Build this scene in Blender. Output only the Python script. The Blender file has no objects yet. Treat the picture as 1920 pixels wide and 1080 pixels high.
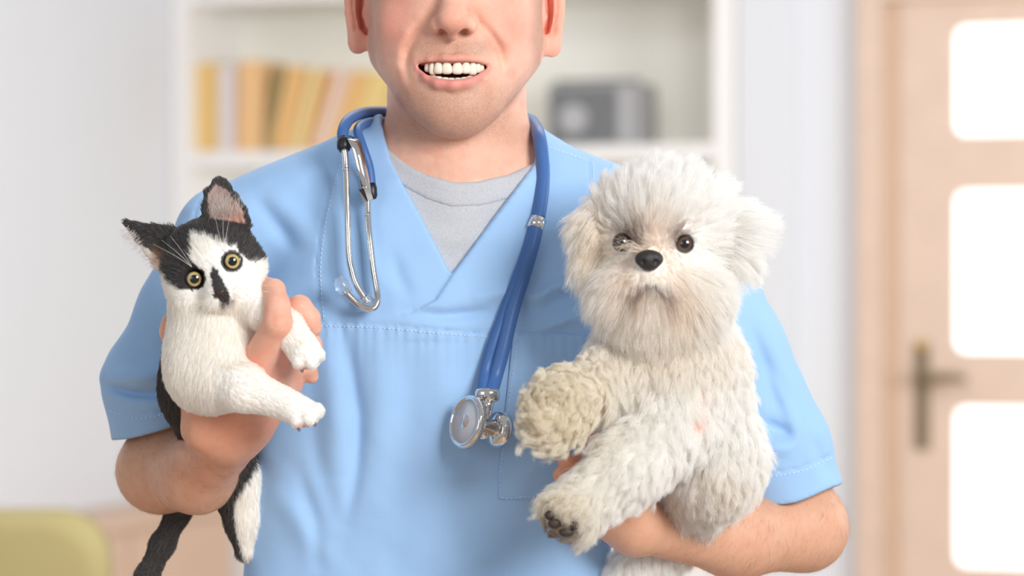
import bpy, math, random
import numpy as np
from mathutils import Vector, Matrix, kdtree
from mathutils.bvhtree import BVHTree

# ------------------------------------------------------------------ camera, world, lights, exposure
C = bpy.context.scene.collection
SC = bpy.context.scene
S = 2158.0            # pixels per metre in the plane of the man
D0 = 2.6              # camera to man
FP = S * D0           # focal length in pixels of the 1920 px frame
ZC = 1.44             # camera height

cam_d = bpy.data.cameras.new('camera')
cam = bpy.data.objects.new('camera', cam_d); C.objects.link(cam)
cam.location = (0, -D0, ZC); cam.rotation_euler = (math.pi / 2, 0, 0)
cam_d.sensor_width = 36.0; cam_d.lens = FP / 1920.0 * 36.0
cam_d.clip_start = 0.05; cam_d.clip_end = 60
cam_d.dof.use_dof = True; cam_d.dof.focus_distance = D0 - 0.10; cam_d.dof.aperture_fstop = 4.0
SC.camera = cam

SC.view_settings.view_transform = 'Standard'; SC.view_settings.look = 'None'
SC.view_settings.gamma = 1.0; SC.view_settings.use_curve_mapping = False
SC.view_settings.exposure = 0.0
SC.cycles.diffuse_bounces = 12; SC.cycles.max_bounces = 16; SC.cycles.transmission_bounces = 12

world = bpy.data.worlds.new('world'); SC.world = world; world.use_nodes = True
bg = world.node_tree.nodes['Background']
bg.inputs[0].default_value = (0.93, 0.96, 1.0, 1); bg.inputs[1].default_value = 0.38


def area_light(name, loc, target, size, power, color=(1, 1, 1)):
    d = bpy.data.lights.new(name, 'AREA'); d.shape = 'SQUARE'; d.size = size; d.energy = power; d.color = color
    o = bpy.data.objects.new(name, d); C.objects.link(o); o.location = loc
    v = Vector(target) - Vector(loc); o.rotation_euler = v.to_track_quat('-Z', 'Y').to_euler()
    return o


area_light('key_softbox', (1.35, -2.4, 2.25), (0.0, 0, 1.35), 1.0, 78, (1.0, 0.985, 0.965))
area_light('fill_softbox', (-1.9, -2.6, 1.9), (0, 0, 1.4), 1.4, 11, (0.96, 0.98, 1.0))
area_light('background_fill_top', (0.0, 1.5, 2.85), (0.1, 2.4, 0), 1.6, 46, (1, 1.0, 1.0))  # added overhead fill, no lamp in view, brightens back wall and bookcase
area_light('background_fill_side', (2.3, 1.0, 1.75), (-0.7, 4.2, 1.5), 1.2, 52, (0.95, 0.98, 1.0))  # added fill from the right, no window there, lifts left wall and shelves

# ------------------------------------------------------------------ helpers: units, names
def lin(r, g, b):
    def f(c):
        c /= 255.0
        return c / 12.92 if c <= 0.04045 else ((c + 0.055) / 1.055) ** 2.4
    return np.array([f(r), f(g), f(b)])


def P(px, py, f=0.0):
    """point of the scene seen at (px, py) of the frame, f pixels (1/S m) in front of the man's mid plane"""
    y = -f / S; D = D0 + y
    return np.array([(px - 960.0) / FP * D, y, ZC - (py - 540.0) / FP * D])


def R(r, f=0.0):
    return r / FP * (D0 - f / S)


def unproj(p):
    D = D0 + p[:, 1]
    return 960.0 + p[:, 0] * FP / D, 540.0 - (p[:, 2] - ZC) * FP / D, -p[:, 1] * S


def tag(o, label=None, cat=None, group=None, kind=None):
    if label: o['label'] = label
    if cat: o['category'] = cat
    if group: o['group'] = group
    if kind: o['kind'] = kind
    return o


def empty(name, loc=(0, 0, 0), rz=0):
    o = bpy.data.objects.new(name, None); C.objects.link(o); o.location = loc; o.rotation_euler = (0, 0, rz)
    o.empty_display_size = 0.05
    return o


def link(name, me, m=None, parent=None):
    o = bpy.data.objects.new(name, me); C.objects.link(o)
    if m is not None: me.materials.append(m)
    if parent is not None: o.parent = parent
    return o


def obj_np(name, V, F, m=None, parent=None, smooth=True, col=None):
    me = bpy.data.meshes.new(name)
    V = np.asarray(V, dtype=np.float32)
    if isinstance(F, np.ndarray):
        n, k = F.shape
        me.vertices.add(len(V)); me.vertices.foreach_set('co', V.ravel())
        me.loops.add(n * k); me.loops.foreach_set('vertex_index', F.astype(np.int32).ravel())
        me.polygons.add(n); me.polygons.foreach_set('loop_start', np.arange(0, n * k, k, dtype=np.int32))
        me.update(calc_edges=True); me.validate()
    else:
        me.from_pydata([tuple(map(float, v)) for v in V], [], F)
    me.polygons.foreach_set('use_smooth', np.full(len(me.polygons), smooth))
    if col is not None: set_col(me, col)
    return link(name, me, m, parent)


def set_col(me, col, name='Col'):
    a = me.attributes.new(name, 'FLOAT_COLOR', 'POINT')
    c = np.ones((len(me.vertices), 4), dtype=np.float32); c[:, :3] = col
    a.data.foreach_set('color', c.ravel())


def set_val(me, v, name):
    a = me.attributes.new(name, 'FLOAT', 'POINT'); a.data.foreach_set('value', np.asarray(v, dtype=np.float32))


# ------------------------------------------------------------------ materials
def nodes(name):
    m = bpy.data.materials.new(name); m.use_nodes = True
    nt = m.node_tree
    return m, nt, nt.nodes['Principled BSDF']


def material(name, rgb, rough=0.5, metal=0.0, noise=0.0, nscale=20, bump=0.0, bscale=200, sheen=0.0, sss=0.0, coat=0.0, spec=0.5):
    m, nt, b = nodes(name)
    b.inputs['Base Color'].default_value = (*rgb, 1); b.inputs['Roughness'].default_value = rough
    b.inputs['Metallic'].default_value = metal; b.inputs['Specular IOR Level'].default_value = spec
    b.inputs['Sheen Weight'].default_value = sheen; b.inputs['Coat Weight'].default_value = coat
    if sss:
        b.inputs['Subsurface Weight'].default_value = sss; b.inputs['Subsurface Radius'].default_value = (0.009, 0.004, 0.002)
        b.inputs['Subsurface Scale'].default_value = 1.0
    tc = nt.nodes.new('ShaderNodeTexCoord')
    if noise:
        n = nt.nodes.new('ShaderNodeTexNoise'); n.inputs['Scale'].default_value = nscale; n.inputs['Detail'].default_value = 6
        nt.links.new(tc.outputs['Object'], n.inputs['Vector'])
        mr = nt.nodes.new('ShaderNodeMapRange'); mr.inputs['To Min'].default_value = 1 - noise; mr.inputs['To Max'].default_value = 1 + noise
        nt.links.new(n.outputs['Fac'], mr.inputs['Value'])
        mx = nt.nodes.new('ShaderNodeMix'); mx.data_type = 'RGBA'; mx.blend_type = 'MULTIPLY'; mx.inputs['Factor'].default_value = 1
        mx.inputs['A'].default_value = (*rgb, 1); nt.links.new(mr.outputs['Result'], mx.inputs['B'])
        nt.links.new(mx.outputs['Result'], b.inputs['Base Color'])
    if bump:
        n = nt.nodes.new('ShaderNodeTexNoise'); n.inputs['Scale'].default_value = bscale; n.inputs['Detail'].default_value = 3
        nt.links.new(tc.outputs['Object'], n.inputs['Vector'])
        bp = nt.nodes.new('ShaderNodeBump'); bp.inputs['Strength'].default_value = bump; bp.inputs['Distance'].default_value = 0.001
        nt.links.new(n.outputs['Fac'], bp.inputs['Height']); nt.links.new(bp.outputs['Normal'], b.inputs['Normal'])
    return m


def attr_material(name, rough=0.5, sss=0.0, bump=0.0, bscale=400, noise=0.0, nscale=60, stubble=False, sssr=(0.009, 0.004, 0.002), spec=0.4, sheen=0.0):
    m, nt, b = nodes(name)
    at = nt.nodes.new('ShaderNodeAttribute'); at.attribute_name = 'Col'
    b.inputs['Roughness'].default_value = rough; b.inputs['Specular IOR Level'].default_value = spec
    b.inputs['Sheen Weight'].default_value = sheen
    out = at.outputs['Color']
    tc = nt.nodes.new('ShaderNodeTexCoord')
    if noise:
        n = nt.nodes.new('ShaderNodeTexNoise'); n.inputs['Scale'].default_value = nscale; n.inputs['Detail'].default_value = 5
        nt.links.new(tc.outputs['Object'], n.inputs['Vector'])
        mr = nt.nodes.new('ShaderNodeMapRange'); mr.inputs['To Min'].default_value = 1 - noise; mr.inputs['To Max'].default_value = 1 + noise
        nt.links.new(n.outputs['Fac'], mr.inputs['Value'])
        mx = nt.nodes.new('ShaderNodeMix'); mx.data_type = 'RGBA'; mx.blend_type = 'MULTIPLY'; mx.inputs['Factor'].default_value = 1
        nt.links.new(out, mx.inputs['A']); nt.links.new(mr.outputs['Result'], mx.inputs['B']); out = mx.outputs['Result']
    if stubble:
        sa = nt.nodes.new('ShaderNodeAttribute'); sa.attribute_name = 'stubble'
        v = nt.nodes.new('ShaderNodeTexVoronoi'); v.inputs['Scale'].default_value = 1300
        nt.links.new(tc.outputs['Object'], v.inputs['Vector'])
        cr = nt.nodes.new('ShaderNodeMapRange'); cr.inputs['From Min'].default_value = 0.12; cr.inputs['From Max'].default_value = 0.5
        cr.inputs['To Min'].default_value = 1.0; cr.inputs['To Max'].default_value = 0.0
        nt.links.new(v.outputs['Distance'], cr.inputs['Value'])
        mu = nt.nodes.new('ShaderNodeMath'); mu.operation = 'MULTIPLY'
        nt.links.new(cr.outputs['Result'], mu.inputs[0]); nt.links.new(sa.outputs['Fac'], mu.inputs[1])
        mx = nt.nodes.new('ShaderNodeMix'); mx.data_type = 'RGBA'
        mx.inputs['B'].default_value = (*lin(156, 120, 98), 1)
        nt.links.new(mu.outputs[0], mx.inputs['Factor']); nt.links.new(out, mx.inputs['A']); out = mx.outputs['Result']
    nt.links.new(out, b.inputs['Base Color'])
    if sss:
        b.inputs['Subsurface Weight'].default_value = sss; b.inputs['Subsurface Radius'].default_value = sssr
        b.inputs['Subsurface Scale'].default_value = 1.0
    if bump:
        n = nt.nodes.new('ShaderNodeTexNoise'); n.inputs['Scale'].default_value = bscale; n.inputs['Detail'].default_value = 4
        nt.links.new(tc.outputs['Object'], n.inputs['Vector'])
        bp = nt.nodes.new('ShaderNodeBump'); bp.inputs['Strength'].default_value = bump; bp.inputs['Distance'].default_value = 0.0006
        nt.links.new(n.outputs['Fac'], bp.inputs['Height']); nt.links.new(bp.outputs['Normal'], b.inputs['Normal'])
    return m


def cloth_material(name, rgb, weave=1500.0, bump=0.25, heather=0.0):
    m, nt, b = nodes(name)
    b.inputs['Roughness'].default_value = 0.85; b.inputs['Specular IOR Level'].default_value = 0.15
    b.inputs['Sheen Weight'].default_value = 0.15; b.inputs['Sheen Roughness'].default_value = 0.5
    tc = nt.nodes.new('ShaderNodeTexCoord')
    n = nt.nodes.new('ShaderNodeTexNoise'); n.inputs['Scale'].default_value = 800 if heather else 9; n.inputs['Detail'].default_value = 4
    nt.links.new(tc.outputs['Object'], n.inputs['Vector'])
    mr = nt.nodes.new('ShaderNodeMapRange'); a = heather or 0.03
    mr.inputs['From Min'].default_value = 0.3; mr.inputs['From Max'].default_value = 0.7
    mr.inputs['To Min'].default_value = 1 - a; mr.inputs['To Max'].default_value = 1 + a
    nt.links.new(n.outputs['Fac'], mr.inputs['Value'])
    mx = nt.nodes.new('ShaderNodeMix'); mx.data_type = 'RGBA'; mx.blend_type = 'MULTIPLY'; mx.inputs['Factor'].default_value = 1
    mx.inputs['A'].default_value = (*rgb, 1); nt.links.new(mr.outputs['Result'], mx.inputs['B'])
    nt.links.new(mx.outputs['Result'], b.inputs['Base Color'])
    w1 = nt.nodes.new('ShaderNodeTexWave'); w1.wave_type = 'BANDS'; w1.bands_direction = 'X'; w1.inputs['Scale'].default_value = weave / 6.3 * 0.5
    w2 = nt.nodes.new('ShaderNodeTexWave'); w2.wave_type = 'BANDS'; w2.bands_direction = 'Z'; w2.inputs['Scale'].default_value = weave / 6.3 * 0.5
    for w in (w1, w2):
        w.inputs['Distortion'].default_value = 0.6; nt.links.new(tc.outputs['Object'], w.inputs['Vector'])
    ad = nt.nodes.new('ShaderNodeMath'); ad.operation = 'MULTIPLY'
    nt.links.new(w1.outputs['Fac'], ad.inputs[0]); nt.links.new(w2.outputs['Fac'], ad.inputs[1])
    bp = nt.nodes.new('ShaderNodeBump'); bp.inputs['Strength'].default_value = bump; bp.inputs['Distance'].default_value = 0.0003
    nt.links.new(ad.outputs[0], bp.inputs['Height']); nt.links.new(bp.outputs['Normal'], b.inputs['Normal'])
    return m


def hair_material(name, rough=0.45, trans=0.35, spec=0.18):
    m = bpy.data.materials.new(name); m.use_nodes = True; nt = m.node_tree
    nt.nodes.clear()
    out = nt.nodes.new('ShaderNodeOutputMaterial')
    at = nt.nodes.new('ShaderNodeAttribute'); at.attribute_name = 'hcol'
    d = nt.nodes.new('ShaderNodeBsdfDiffuse'); t = nt.nodes.new('ShaderNodeBsdfTranslucent')
    g = nt.nodes.new('ShaderNodeBsdfHair'); g.component = 'Reflection'
    g.inputs['RoughnessU'].default_value = rough; g.inputs['RoughnessV'].default_value = rough
    g.inputs['Color'].default_value = (1, 1, 1, 1)
    nt.links.new(at.outputs['Color'], d.inputs['Color']); nt.links.new(at.outputs['Color'], t.inputs['Color'])
    m1 = nt.nodes.new('ShaderNodeMixShader'); m1.inputs[0].default_value = trans
    nt.links.new(d.outputs[0], m1.inputs[1]); nt.links.new(t.outputs[0], m1.inputs[2])
    m2 = nt.nodes.new('ShaderNodeMixShader'); m2.inputs[0].default_value = spec
    nt.links.new(m1.outputs[0], m2.inputs[1]); nt.links.new(g.outputs[0], m2.inputs[2])
    nt.links.new(m2.outputs[0], out.inputs['Surface'])
    return m


# ------------------------------------------------------------------ distance fields and their surface
class Field:
    def __init__(self):
        self.ops = []; self.disp = None

    def add(self, fn, lo, hi, k=0.004, op='u'):
        self.ops.append((fn, np.asarray(lo, float), np.asarray(hi, float), k, op)); return self

    # a, b: (px, py, f, r)
    def cone(self, a, b, k=10, op='u'):
        A = P(*a[:3]); B = P(*b[:3]); ra = R(a[3], a[2]); rb = R(b[3], b[2])
        return self.cone_m(A, B, ra, rb, R(k, a[2]), op)

    def cone_m(self, A, B, ra, rb, k, op='u'):
        ba = B - A; L2 = float(ba @ ba) + 1e-12

        def fn(p):
            pa = p - A
            t = np.clip(pa @ ba / L2, 0, 1)
            q = pa - t[:, None] * ba
            return np.sqrt((q * q).sum(1)) - (ra + (rb - ra) * t)
        m = max(ra, rb)
        return self.add(fn, np.minimum(A, B) - m, np.maximum(A, B) + m, k, op)

    def chain(self, pts, k=10, op='u'):
        for a, b in zip(pts[:-1], pts[1:]): self.cone(a, b, k, op)
        return self

    # c: (px, py, f), r: pixel radii across, up, depth; roll clockwise in the picture, yaw, pitch (degrees)
    def ell(self, c, r, roll=0, yaw=0, pitch=0, k=10, op='u'):
        A = P(*c); s = R(1, c[2]); rr = np.array([r[0] * s, r[2] * s, r[1] * s])
        M = np.array((Matrix.Rotation(math.radians(roll), 3, 'Y') @ Matrix.Rotation(math.radians(yaw), 3, 'Z') @ Matrix.Rotation(math.radians(pitch), 3, 'X')))

        def fn(p):
            q = (p - A) @ M
            k0 = np.sqrt(((q / rr) ** 2).sum(1)); k1 = np.sqrt(((q / rr ** 2) ** 2).sum(1)) + 1e-9
            return k0 * (k0 - 1.0) / k1
        m = rr.max()
        return self.add(fn, A - m, A + m, R(k, c[2]), op)

    def eval(self, p, lo=None, hi=None):
        d = np.full(len(p), 0.5)
        for fn, l, h, k, op in self.ops:
            if lo is not None:
                g = 1.7 * k + 0.006
                if (l - g > hi).any() or (h + g < lo).any():
                    if op != 'i': continue
            e = fn(p)
            if op == 'u':
                q = np.maximum(k - np.abs(d - e), 0) / k
                d = np.minimum(d, e) - q * q * k * 0.25
            elif op == 's':
                q = np.maximum(k - np.abs(d + e), 0) / k
                d = np.maximum(d, -e) + q * q * k * 0.25
            else:
                q = np.maximum(k - np.abs(d - e), 0) / k
                d = np.maximum(d, e) + q * q * k * 0.25
        if self.disp is not None: d = d + self.disp(p)
        return d

    def mesh(self, h, lo, hi, B=24, smooth=2):
        lo = np.asarray(lo, float); hi = np.asarray(hi, float)
        nb = np.ceil((hi - lo) / (h * B)).astype(int)
        N = nb * B + 4
        bi = np.stack(np.meshgrid(*[np.arange(n) for n in nb], indexing='ij'), -1).reshape(-1, 3)
        cen = lo + (bi + 0.5) * h * B
        half = h * B * 0.5
        keep = []
        for c0 in range(0, len(cen), 4000):
            dc = self.eval(cen[c0:c0 + 4000]); keep.append((dc < half * 1.7321 * 1.6 + 0.008) & (dc > -half * 1.7321 * 1.6 - 0.045))
        bi = bi[np.concatenate(keep)]
        g = np.arange(B + 1)
        off = np.stack(np.meshgrid(g, g, g, indexing='ij'), -1).reshape(-1, 3)
        corners = [(0, 0, 0), (1, 0, 0), (0, 1, 0), (1, 1, 0), (0, 0, 1), (1, 0, 1), (0, 1, 1), (1, 1, 1)]
        edges = [(a, b) for a in range(8) for b in range(a + 1, 8) if sum(abs(np.array(corners[a]) - np.array(corners[b]))) == 1]
        ckeys, cpos, ekeys = [], [], []

        def key(i): return (i[:, 0].astype(np.int64) * N[1] + i[:, 1]) * N[2] + i[:, 2]
        for b in bi:
            base = b * B
            p = lo + (base + off) * h
            v = self.eval(p, p[0], p[-1]).reshape(B + 1, B + 1, B + 1)
            s = v < 0
            n = s.sum()
            if n == 0 or n == s.size: continue
            cs = np.zeros((B, B, B), int)
            for c in corners: cs += s[c[0]:c[0] + B, c[1]:c[1] + B, c[2]:c[2] + B]
            act = np.argwhere((cs > 0) & (cs < 8))
            cv = np.stack([v[act[:, 0] + c[0], act[:, 1] + c[1], act[:, 2] + c[2]] for c in corners], 1)
            acc = np.zeros((len(act), 3)); cnt = np.zeros(len(act))
            for a, e in edges:
                va, ve = cv[:, a], cv[:, e]
                m = (va < 0) != (ve < 0)
                t = np.where(m, va / np.where(m, va - ve, 1), 0)
                pa, pe = np.array(corners[a], float), np.array(corners[e], float)
                acc += m[:, None] * (pa + t[:, None] * (pe - pa)); cnt += m
            ckeys.append(key(act + base)); cpos.append(lo + (act + base + acc / cnt[:, None]) * h)
            for ax in range(3):
                sl = [slice(0, B)] * 3; sl2 = list(sl); sl2[ax] = slice(1, B + 1)
                e0, e1 = s[tuple(sl)], s[tuple(sl2)]
                w = np.argwhere(e0 != e1)
                if len(w): ekeys.append((ax, w + base, e0[w[:, 0], w[:, 1], w[:, 2]]))
        ck = np.concatenate(ckeys); cp = np.concatenate(cpos)
        o = np.argsort(ck); ck = ck[o]; cp = cp[o]
        quads = []
        for ax, w, inside in ekeys:
            u, q = [(1, 2), (2, 0), (0, 1)][ax]
            idx = []; ok = np.ones(len(w), bool)
            for du, dq in ((0, 0), (-1, 0), (-1, -1), (0, -1)):
                c = w.copy(); c[:, u] += du; c[:, q] += dq
                kk = key(c); j = np.minimum(np.searchsorted(ck, kk), len(ck) - 1)
                ok &= (ck[j] == kk) & (c >= 0).all(1)
                idx.append(j)
            f = np.stack(idx, 1)
            f = np.where(inside[:, None], f, f[:, ::-1])
            quads.append(f[ok])
        F = np.concatenate(quads)
        V = relax(cp, F, smooth)
        return V, F


def relax(V, F, n, lam=0.5):
    e = np.concatenate([F[:, [0, 1]], F[:, [1, 2]], F[:, [2, 3]], F[:, [3, 0]]])
    e = np.concatenate([e, e[:, ::-1]])
    cnt = np.bincount(e[:, 0], minlength=len(V)).astype(float); cnt[cnt == 0] = 1
    for _ in range(n):
        acc = np.stack([np.bincount(e[:, 0], weights=V[e[:, 1], i], minlength=len(V)) for i in range(3)], 1) / cnt[:, None]
        V = V + lam * (acc - V)
    return V


def vnormals(V, F):
    a, b = V[F[:, 2]] - V[F[:, 0]], V[F[:, 3]] - V[F[:, 1]]
    n = np.cross(a, b)
    N = np.zeros_like(V)
    for i in range(4):
        for j in range(3): N[:, j] += np.bincount(F[:, i], weights=n[:, j], minlength=len(V))
    return N / (np.linalg.norm(N, axis=1, keepdims=True) + 1e-12)


def sstep(a, b, x):
    t = np.clip((x - a) / (b - a), 0, 1); return t * t * (3 - 2 * t)


def segdist(x, y, pts):
    """distance in the picture plane to a polyline, and the parameter along it"""
    best = np.full(len(x), 1e9); sgn = np.zeros(len(x)); par = np.zeros(len(x)); acc = 0.0
    tot = sum(math.dist(a, b) for a, b in zip(pts[:-1], pts[1:]))
    for a, b in zip(pts[:-1], pts[1:]):
        dx, dy = b[0] - a[0], b[1] - a[1]; L = math.hypot(dx, dy)
        t = np.clip(((x - a[0]) * dx + (y - a[1]) * dy) / (L * L), 0, 1)
        ex, ey = x - a[0] - t * dx, y - a[1] - t * dy
        d = np.sqrt(ex * ex + ey * ey); m = d < best
        best = np.where(m, d, best); sgn = np.where(m, np.sign(dx * ey - dy * ex), sgn)
        par = np.where(m, (acc + t * L) / tot, par); acc += L
    return best, sgn, par


def inpoly(x, y, poly):
    r = np.zeros(len(x), bool); n = len(poly)
    for i in range(n):
        x1, y1 = poly[i]; x2, y2 = poly[(i + 1) % n]
        if y1 == y2: continue
        c = ((y1 > y) != (y2 > y)) & (x < (x2 - x1) * (y - y1) / (y2 - y1) + x1)
        r ^= c
    return r


def mixc(col, rgb, w):
    w = np.clip(w, 0, 1)[:, None]
    return col * (1 - w) + np.asarray(rgb) * w


def blob(x, y, cx, cy, rx, ry, roll=0):
    c, s = math.cos(math.radians(roll)), math.sin(math.radians(roll))
    dx, dy = x - cx, y - cy
    u, v = (dx * c + dy * s) / rx, (-dx * s + dy * c) / ry
    return np.exp(-(u * u + v * v))


def noise3(p, scale, seed=0):
    """cheap smooth value noise"""
    q = p * scale; i = np.floor(q).astype(np.int64); f = q - i; f = f * f * (3 - 2 * f)
    r = np.zeros(len(p))
    for dx in (0, 1):
        for dy in (0, 1):
            for dz in (0, 1):
                h = ((i[:, 0] + dx) * 73856093) ^ ((i[:, 1] + dy) * 19349663) ^ ((i[:, 2] + dz) * 83492791) ^ (seed * 2654435761)
                h = (h ^ (h >> 13)) * 1274126177 & 0x7fffffff
                w = (f[:, 0] if dx else 1 - f[:, 0]) * (f[:, 1] if dy else 1 - f[:, 1]) * (f[:, 2] if dz else 1 - f[:, 2])
                r += w * (h / 0x7fffffff)
    return r


# ------------------------------------------------------------------ plain mesh builders
def box_vf(c, size, bev=0.0, M=None):
    import bmesh
    bm = bmesh.new(); bmesh.ops.create_cube(bm, size=1.0)
    for v in bm.verts: v.co = Vector((v.co.x * size[0], v.co.y * size[1], v.co.z * size[2]))
    if bev: bmesh.ops.bevel(bm, geom=list(bm.edges), offset=bev, segments=2, affect='EDGES', profile=0.7)
    V = np.array([v.co[:] for v in bm.verts]); bm.verts.index_update()
    F = [[v.index for v in f.verts] for f in bm.faces]; bm.free()
    if M is not None: V = V @ np.array(M).T
    return V + np.asarray(c), F


def merge_vf(parts):
    V, F, n = [], [], 0
    for v, f in parts:
        V.append(np.asarray(v)); F += [[i + n for i in q] for q in f]; n += len(v)
    return np.concatenate(V), F


def catmull(pts, n):
    p = np.asarray(pts, float); p = np.vstack([2 * p[0] - p[1], p, 2 * p[-1] - p[-2]])
    out = []
    for i in range(1, len(p) - 2):
        for t in np.arange(n) / n:
            a, b, c, d = p[i - 1], p[i], p[i + 1], p[i + 2]
            out.append(0.5 * (2 * b + (c - a) * t + (2 * a - 5 * b + 4 * c - d) * t * t + (3 * b - a - 3 * c + d) * t ** 3))
    out.append(p[-2]); return np.array(out)


def frames(p):
    t = np.gradient(p, axis=0); t /= np.linalg.norm(t, axis=1, keepdims=True) + 1e-12
    u = np.cross(t[0], [0, 1, 0.01]); u /= np.linalg.norm(u)
    U, W = [], []
    for i in range(len(p)):
        u = u - t[i] * (u @ t[i]); u /= np.linalg.norm(u) + 1e-12
        U.append(u); W.append(np.cross(t[i], u))
    return t, np.array(U), np.array(W)


def tube_vf(p, r, n=12, flat=None, caps=True):
    """a round tube along points p (metres) with radius r (number or array); flat = (a, b) scales the two cross axes"""
    p = np.asarray(p, float); r = np.broadcast_to(np.asarray(r, float), (len(p),))
    t, U, W = frames(p); a, b = flat or (1, 1)
    th = np.arange(n) * 2 * math.pi / n
    V = (p[:, None] + r[:, None, None] * (a * np.cos(th)[None, :, None] * U[:, None] + b * np.sin(th)[None, :, None] * W[:, None])).reshape(-1, 3)
    F = []
    for i in range(len(p) - 1):
        for j in range(n):
            k = (j + 1) % n
            F.append([i * n + j, i * n + k, (i + 1) * n + k, (i + 1) * n + j])
    if caps:
        F.append(list(range(n))[::-1]); F.append([(len(p) - 1) * n + j for j in range(n)])
    return V, F


def lathe_vf(profile, origin, axis, n=32):
    """profile: list of (distance along axis, radius) in metres"""
    ax = np.asarray(axis, float); ax /= np.linalg.norm(ax)
    u = np.cross(ax, [0.3, 0.2, 1]); u /= np.linalg.norm(u); w = np.cross(ax, u)
    th = np.arange(n) * 2 * math.pi / n
    ring = np.cos(th)[:, None] * u + np.sin(th)[:, None] * w
    V = np.concatenate([np.asarray(origin) + a * ax + r * ring for a, r in profile])
    F = []
    for i in range(len(profile) - 1):
        for j in range(n):
            k = (j + 1) % n
            F.append([i * n + j, i * n + k, (i + 1) * n + k, (i + 1) * n + j])
    F.append(list(range(n))[::-1]); F.append([(len(profile) - 1) * n + j for j in range(n)])
    return V, F


def ball_vf(c, r, M=None, nu=24, nv=16):
    r = np.broadcast_to(np.asarray(r, float), (3,))
    V = [(0, 0, 1)]
    for i in range(1, nv):
        a = math.pi * i / nv
        for j in range(nu):
            b = 2 * math.pi * j / nu; V.append((math.sin(a) * math.cos(b), math.sin(a) * math.sin(b), math.cos(a)))
    V.append((0, 0, -1)); F = []
    for j in range(nu): F.append([0, 1 + j, 1 + (j + 1) % nu])
    for i in range(nv - 2):
        for j in range(nu):
            k = (j + 1) % nu; a = 1 + i * nu
            F.append([a + j, a + nu + j, a + nu + k, a + k])
    e = len(V) - 1; a = 1 + (nv - 2) * nu
    for j in range(nu): F.append([e, a + (j + 1) % nu, a + j])
    V = np.array(V) * r
    if M is not None: V = V @ np.array(M).T
    return V + np.asarray(c), F


# ------------------------------------------------------------------ hair
def curves_obj(name, pts, radius, hcol, m, parent, tip=0.3):
    """pts: (n, k, 3) strands; radius: (n,); hcol: (n, 3)"""
    n, k, _ = pts.shape
    cu = bpy.data.hair_curves.new(name)
    cu.add_curves([k] * n)
    cu.attributes['position'].data.foreach_set('vector', np.ascontiguousarray(pts, dtype=np.float32).ravel())
    prof = np.linspace(1, tip, k) if np.isscalar(tip) else np.asarray(tip)
    ra = cu.attributes.get('radius') or cu.attributes.new('radius', 'FLOAT', 'POINT')
    ra.data.foreach_set('value', (radius[:, None] * prof[None]).astype(np.float32).ravel())
    ca = cu.attributes.new('hcol', 'FLOAT_COLOR', 'CURVE')
    c = np.ones((n, 4), np.float32); c[:, :3] = hcol
    ca.data.foreach_set('color', c.ravel())
    return link(name, cu, m, parent)


def sample_roots(V, F, n, weight, rng):
    tri = np.concatenate([F[:, [0, 1, 2]], F[:, [0, 2, 3]]])
    a, b, c = V[tri[:, 0]], V[tri[:, 1]], V[tri[:, 2]]
    ar = np.linalg.norm(np.cross(b - a, c - a), axis=1)
    w = ar * weight[tri].mean(1); cw = np.cumsum(w); cw /= cw[-1]
    t = np.minimum(np.searchsorted(cw, rng.random(n)), len(tri) - 1)
    u, v = rng.random(n), rng.random(n); fl = u + v > 1
    u[fl], v[fl] = 1 - u[fl], 1 - v[fl]
    bary = np.stack([1 - u - v, u, v], 1)
    return tri[t], bary


def interp(attr, tri, bary):
    x = attr[tri]
    return (x * (bary[..., None] if x.ndim == 3 else bary)).sum(1)


def strands(root, dirn, length, k, rng, clump=0.0, nclump=0, curl=0.0, curlfreq=2.0, rnd=0.15, grav=0.0, bend=None, cshape=1.0):
    """root (n,3), dirn (n,3) start direction, length (n,); bend (n,3): direction the strand turns to"""
    n = len(root); t = np.linspace(0, 1, k)
    d = dirn + rng.normal(0, rnd, (n, 3)); d /= np.linalg.norm(d, axis=1, keepdims=True) + 1e-9
    end = d if bend is None else bend + rng.normal(0, rnd, (n, 3))
    end = end + np.array([0, 0, -grav])
    end = end / (np.linalg.norm(end, axis=1, keepdims=True) + 1e-9)
    pts = np.zeros((n, k, 3)); pts[:, 0] = root
    for i in range(1, k):
        m = t[i]
        s = d * (1 - m) + end * m
        s /= np.linalg.norm(s, axis=1, keepdims=True) + 1e-9
        pts[:, i] = pts[:, i - 1] + s * (length / (k - 1))[:, None]
    gi = None
    if nclump:
        gsel = rng.choice(n, nclump, replace=False)
        kd = kdtree.KDTree(nclump)
        for j, q in enumerate(root[gsel]): kd.insert(q, j)
        kd.balance()
        gi = np.array([kd.find(q)[1] for q in root]); gp = pts[gsel][gi]
        if curl:
            ph = rng.random(nclump) * 6.28; fr = curlfreq * (0.7 + 0.6 * rng.random(nclump)); am = curl * (0.5 + rng.random(nclump))
            ax = np.cross(d[gsel], rng.normal(0, 1, (nclump, 3))); ax /= np.linalg.norm(ax, axis=1, keepdims=True) + 1e-9
            ay = np.cross(d[gsel], ax); ay /= np.linalg.norm(ay, axis=1, keepdims=True) + 1e-9
            th = ph[:, None] + t[None] * fr[:, None] * 6.28
            off = am[:, None, None] * (t ** 0.8)[None, :, None] * ((np.cos(th) - np.cos(ph)[:, None])[..., None] * ax[:, None] + (np.sin(th) - np.sin(ph)[:, None])[..., None] * ay[:, None])
            gp = gp + off[gi]
            pts = pts + off[gi] * (1 - clump)
        w = (clump * (t ** cshape))[None, :, None]
        pts = pts * (1 - w) + gp * w
    return pts, gi
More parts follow.
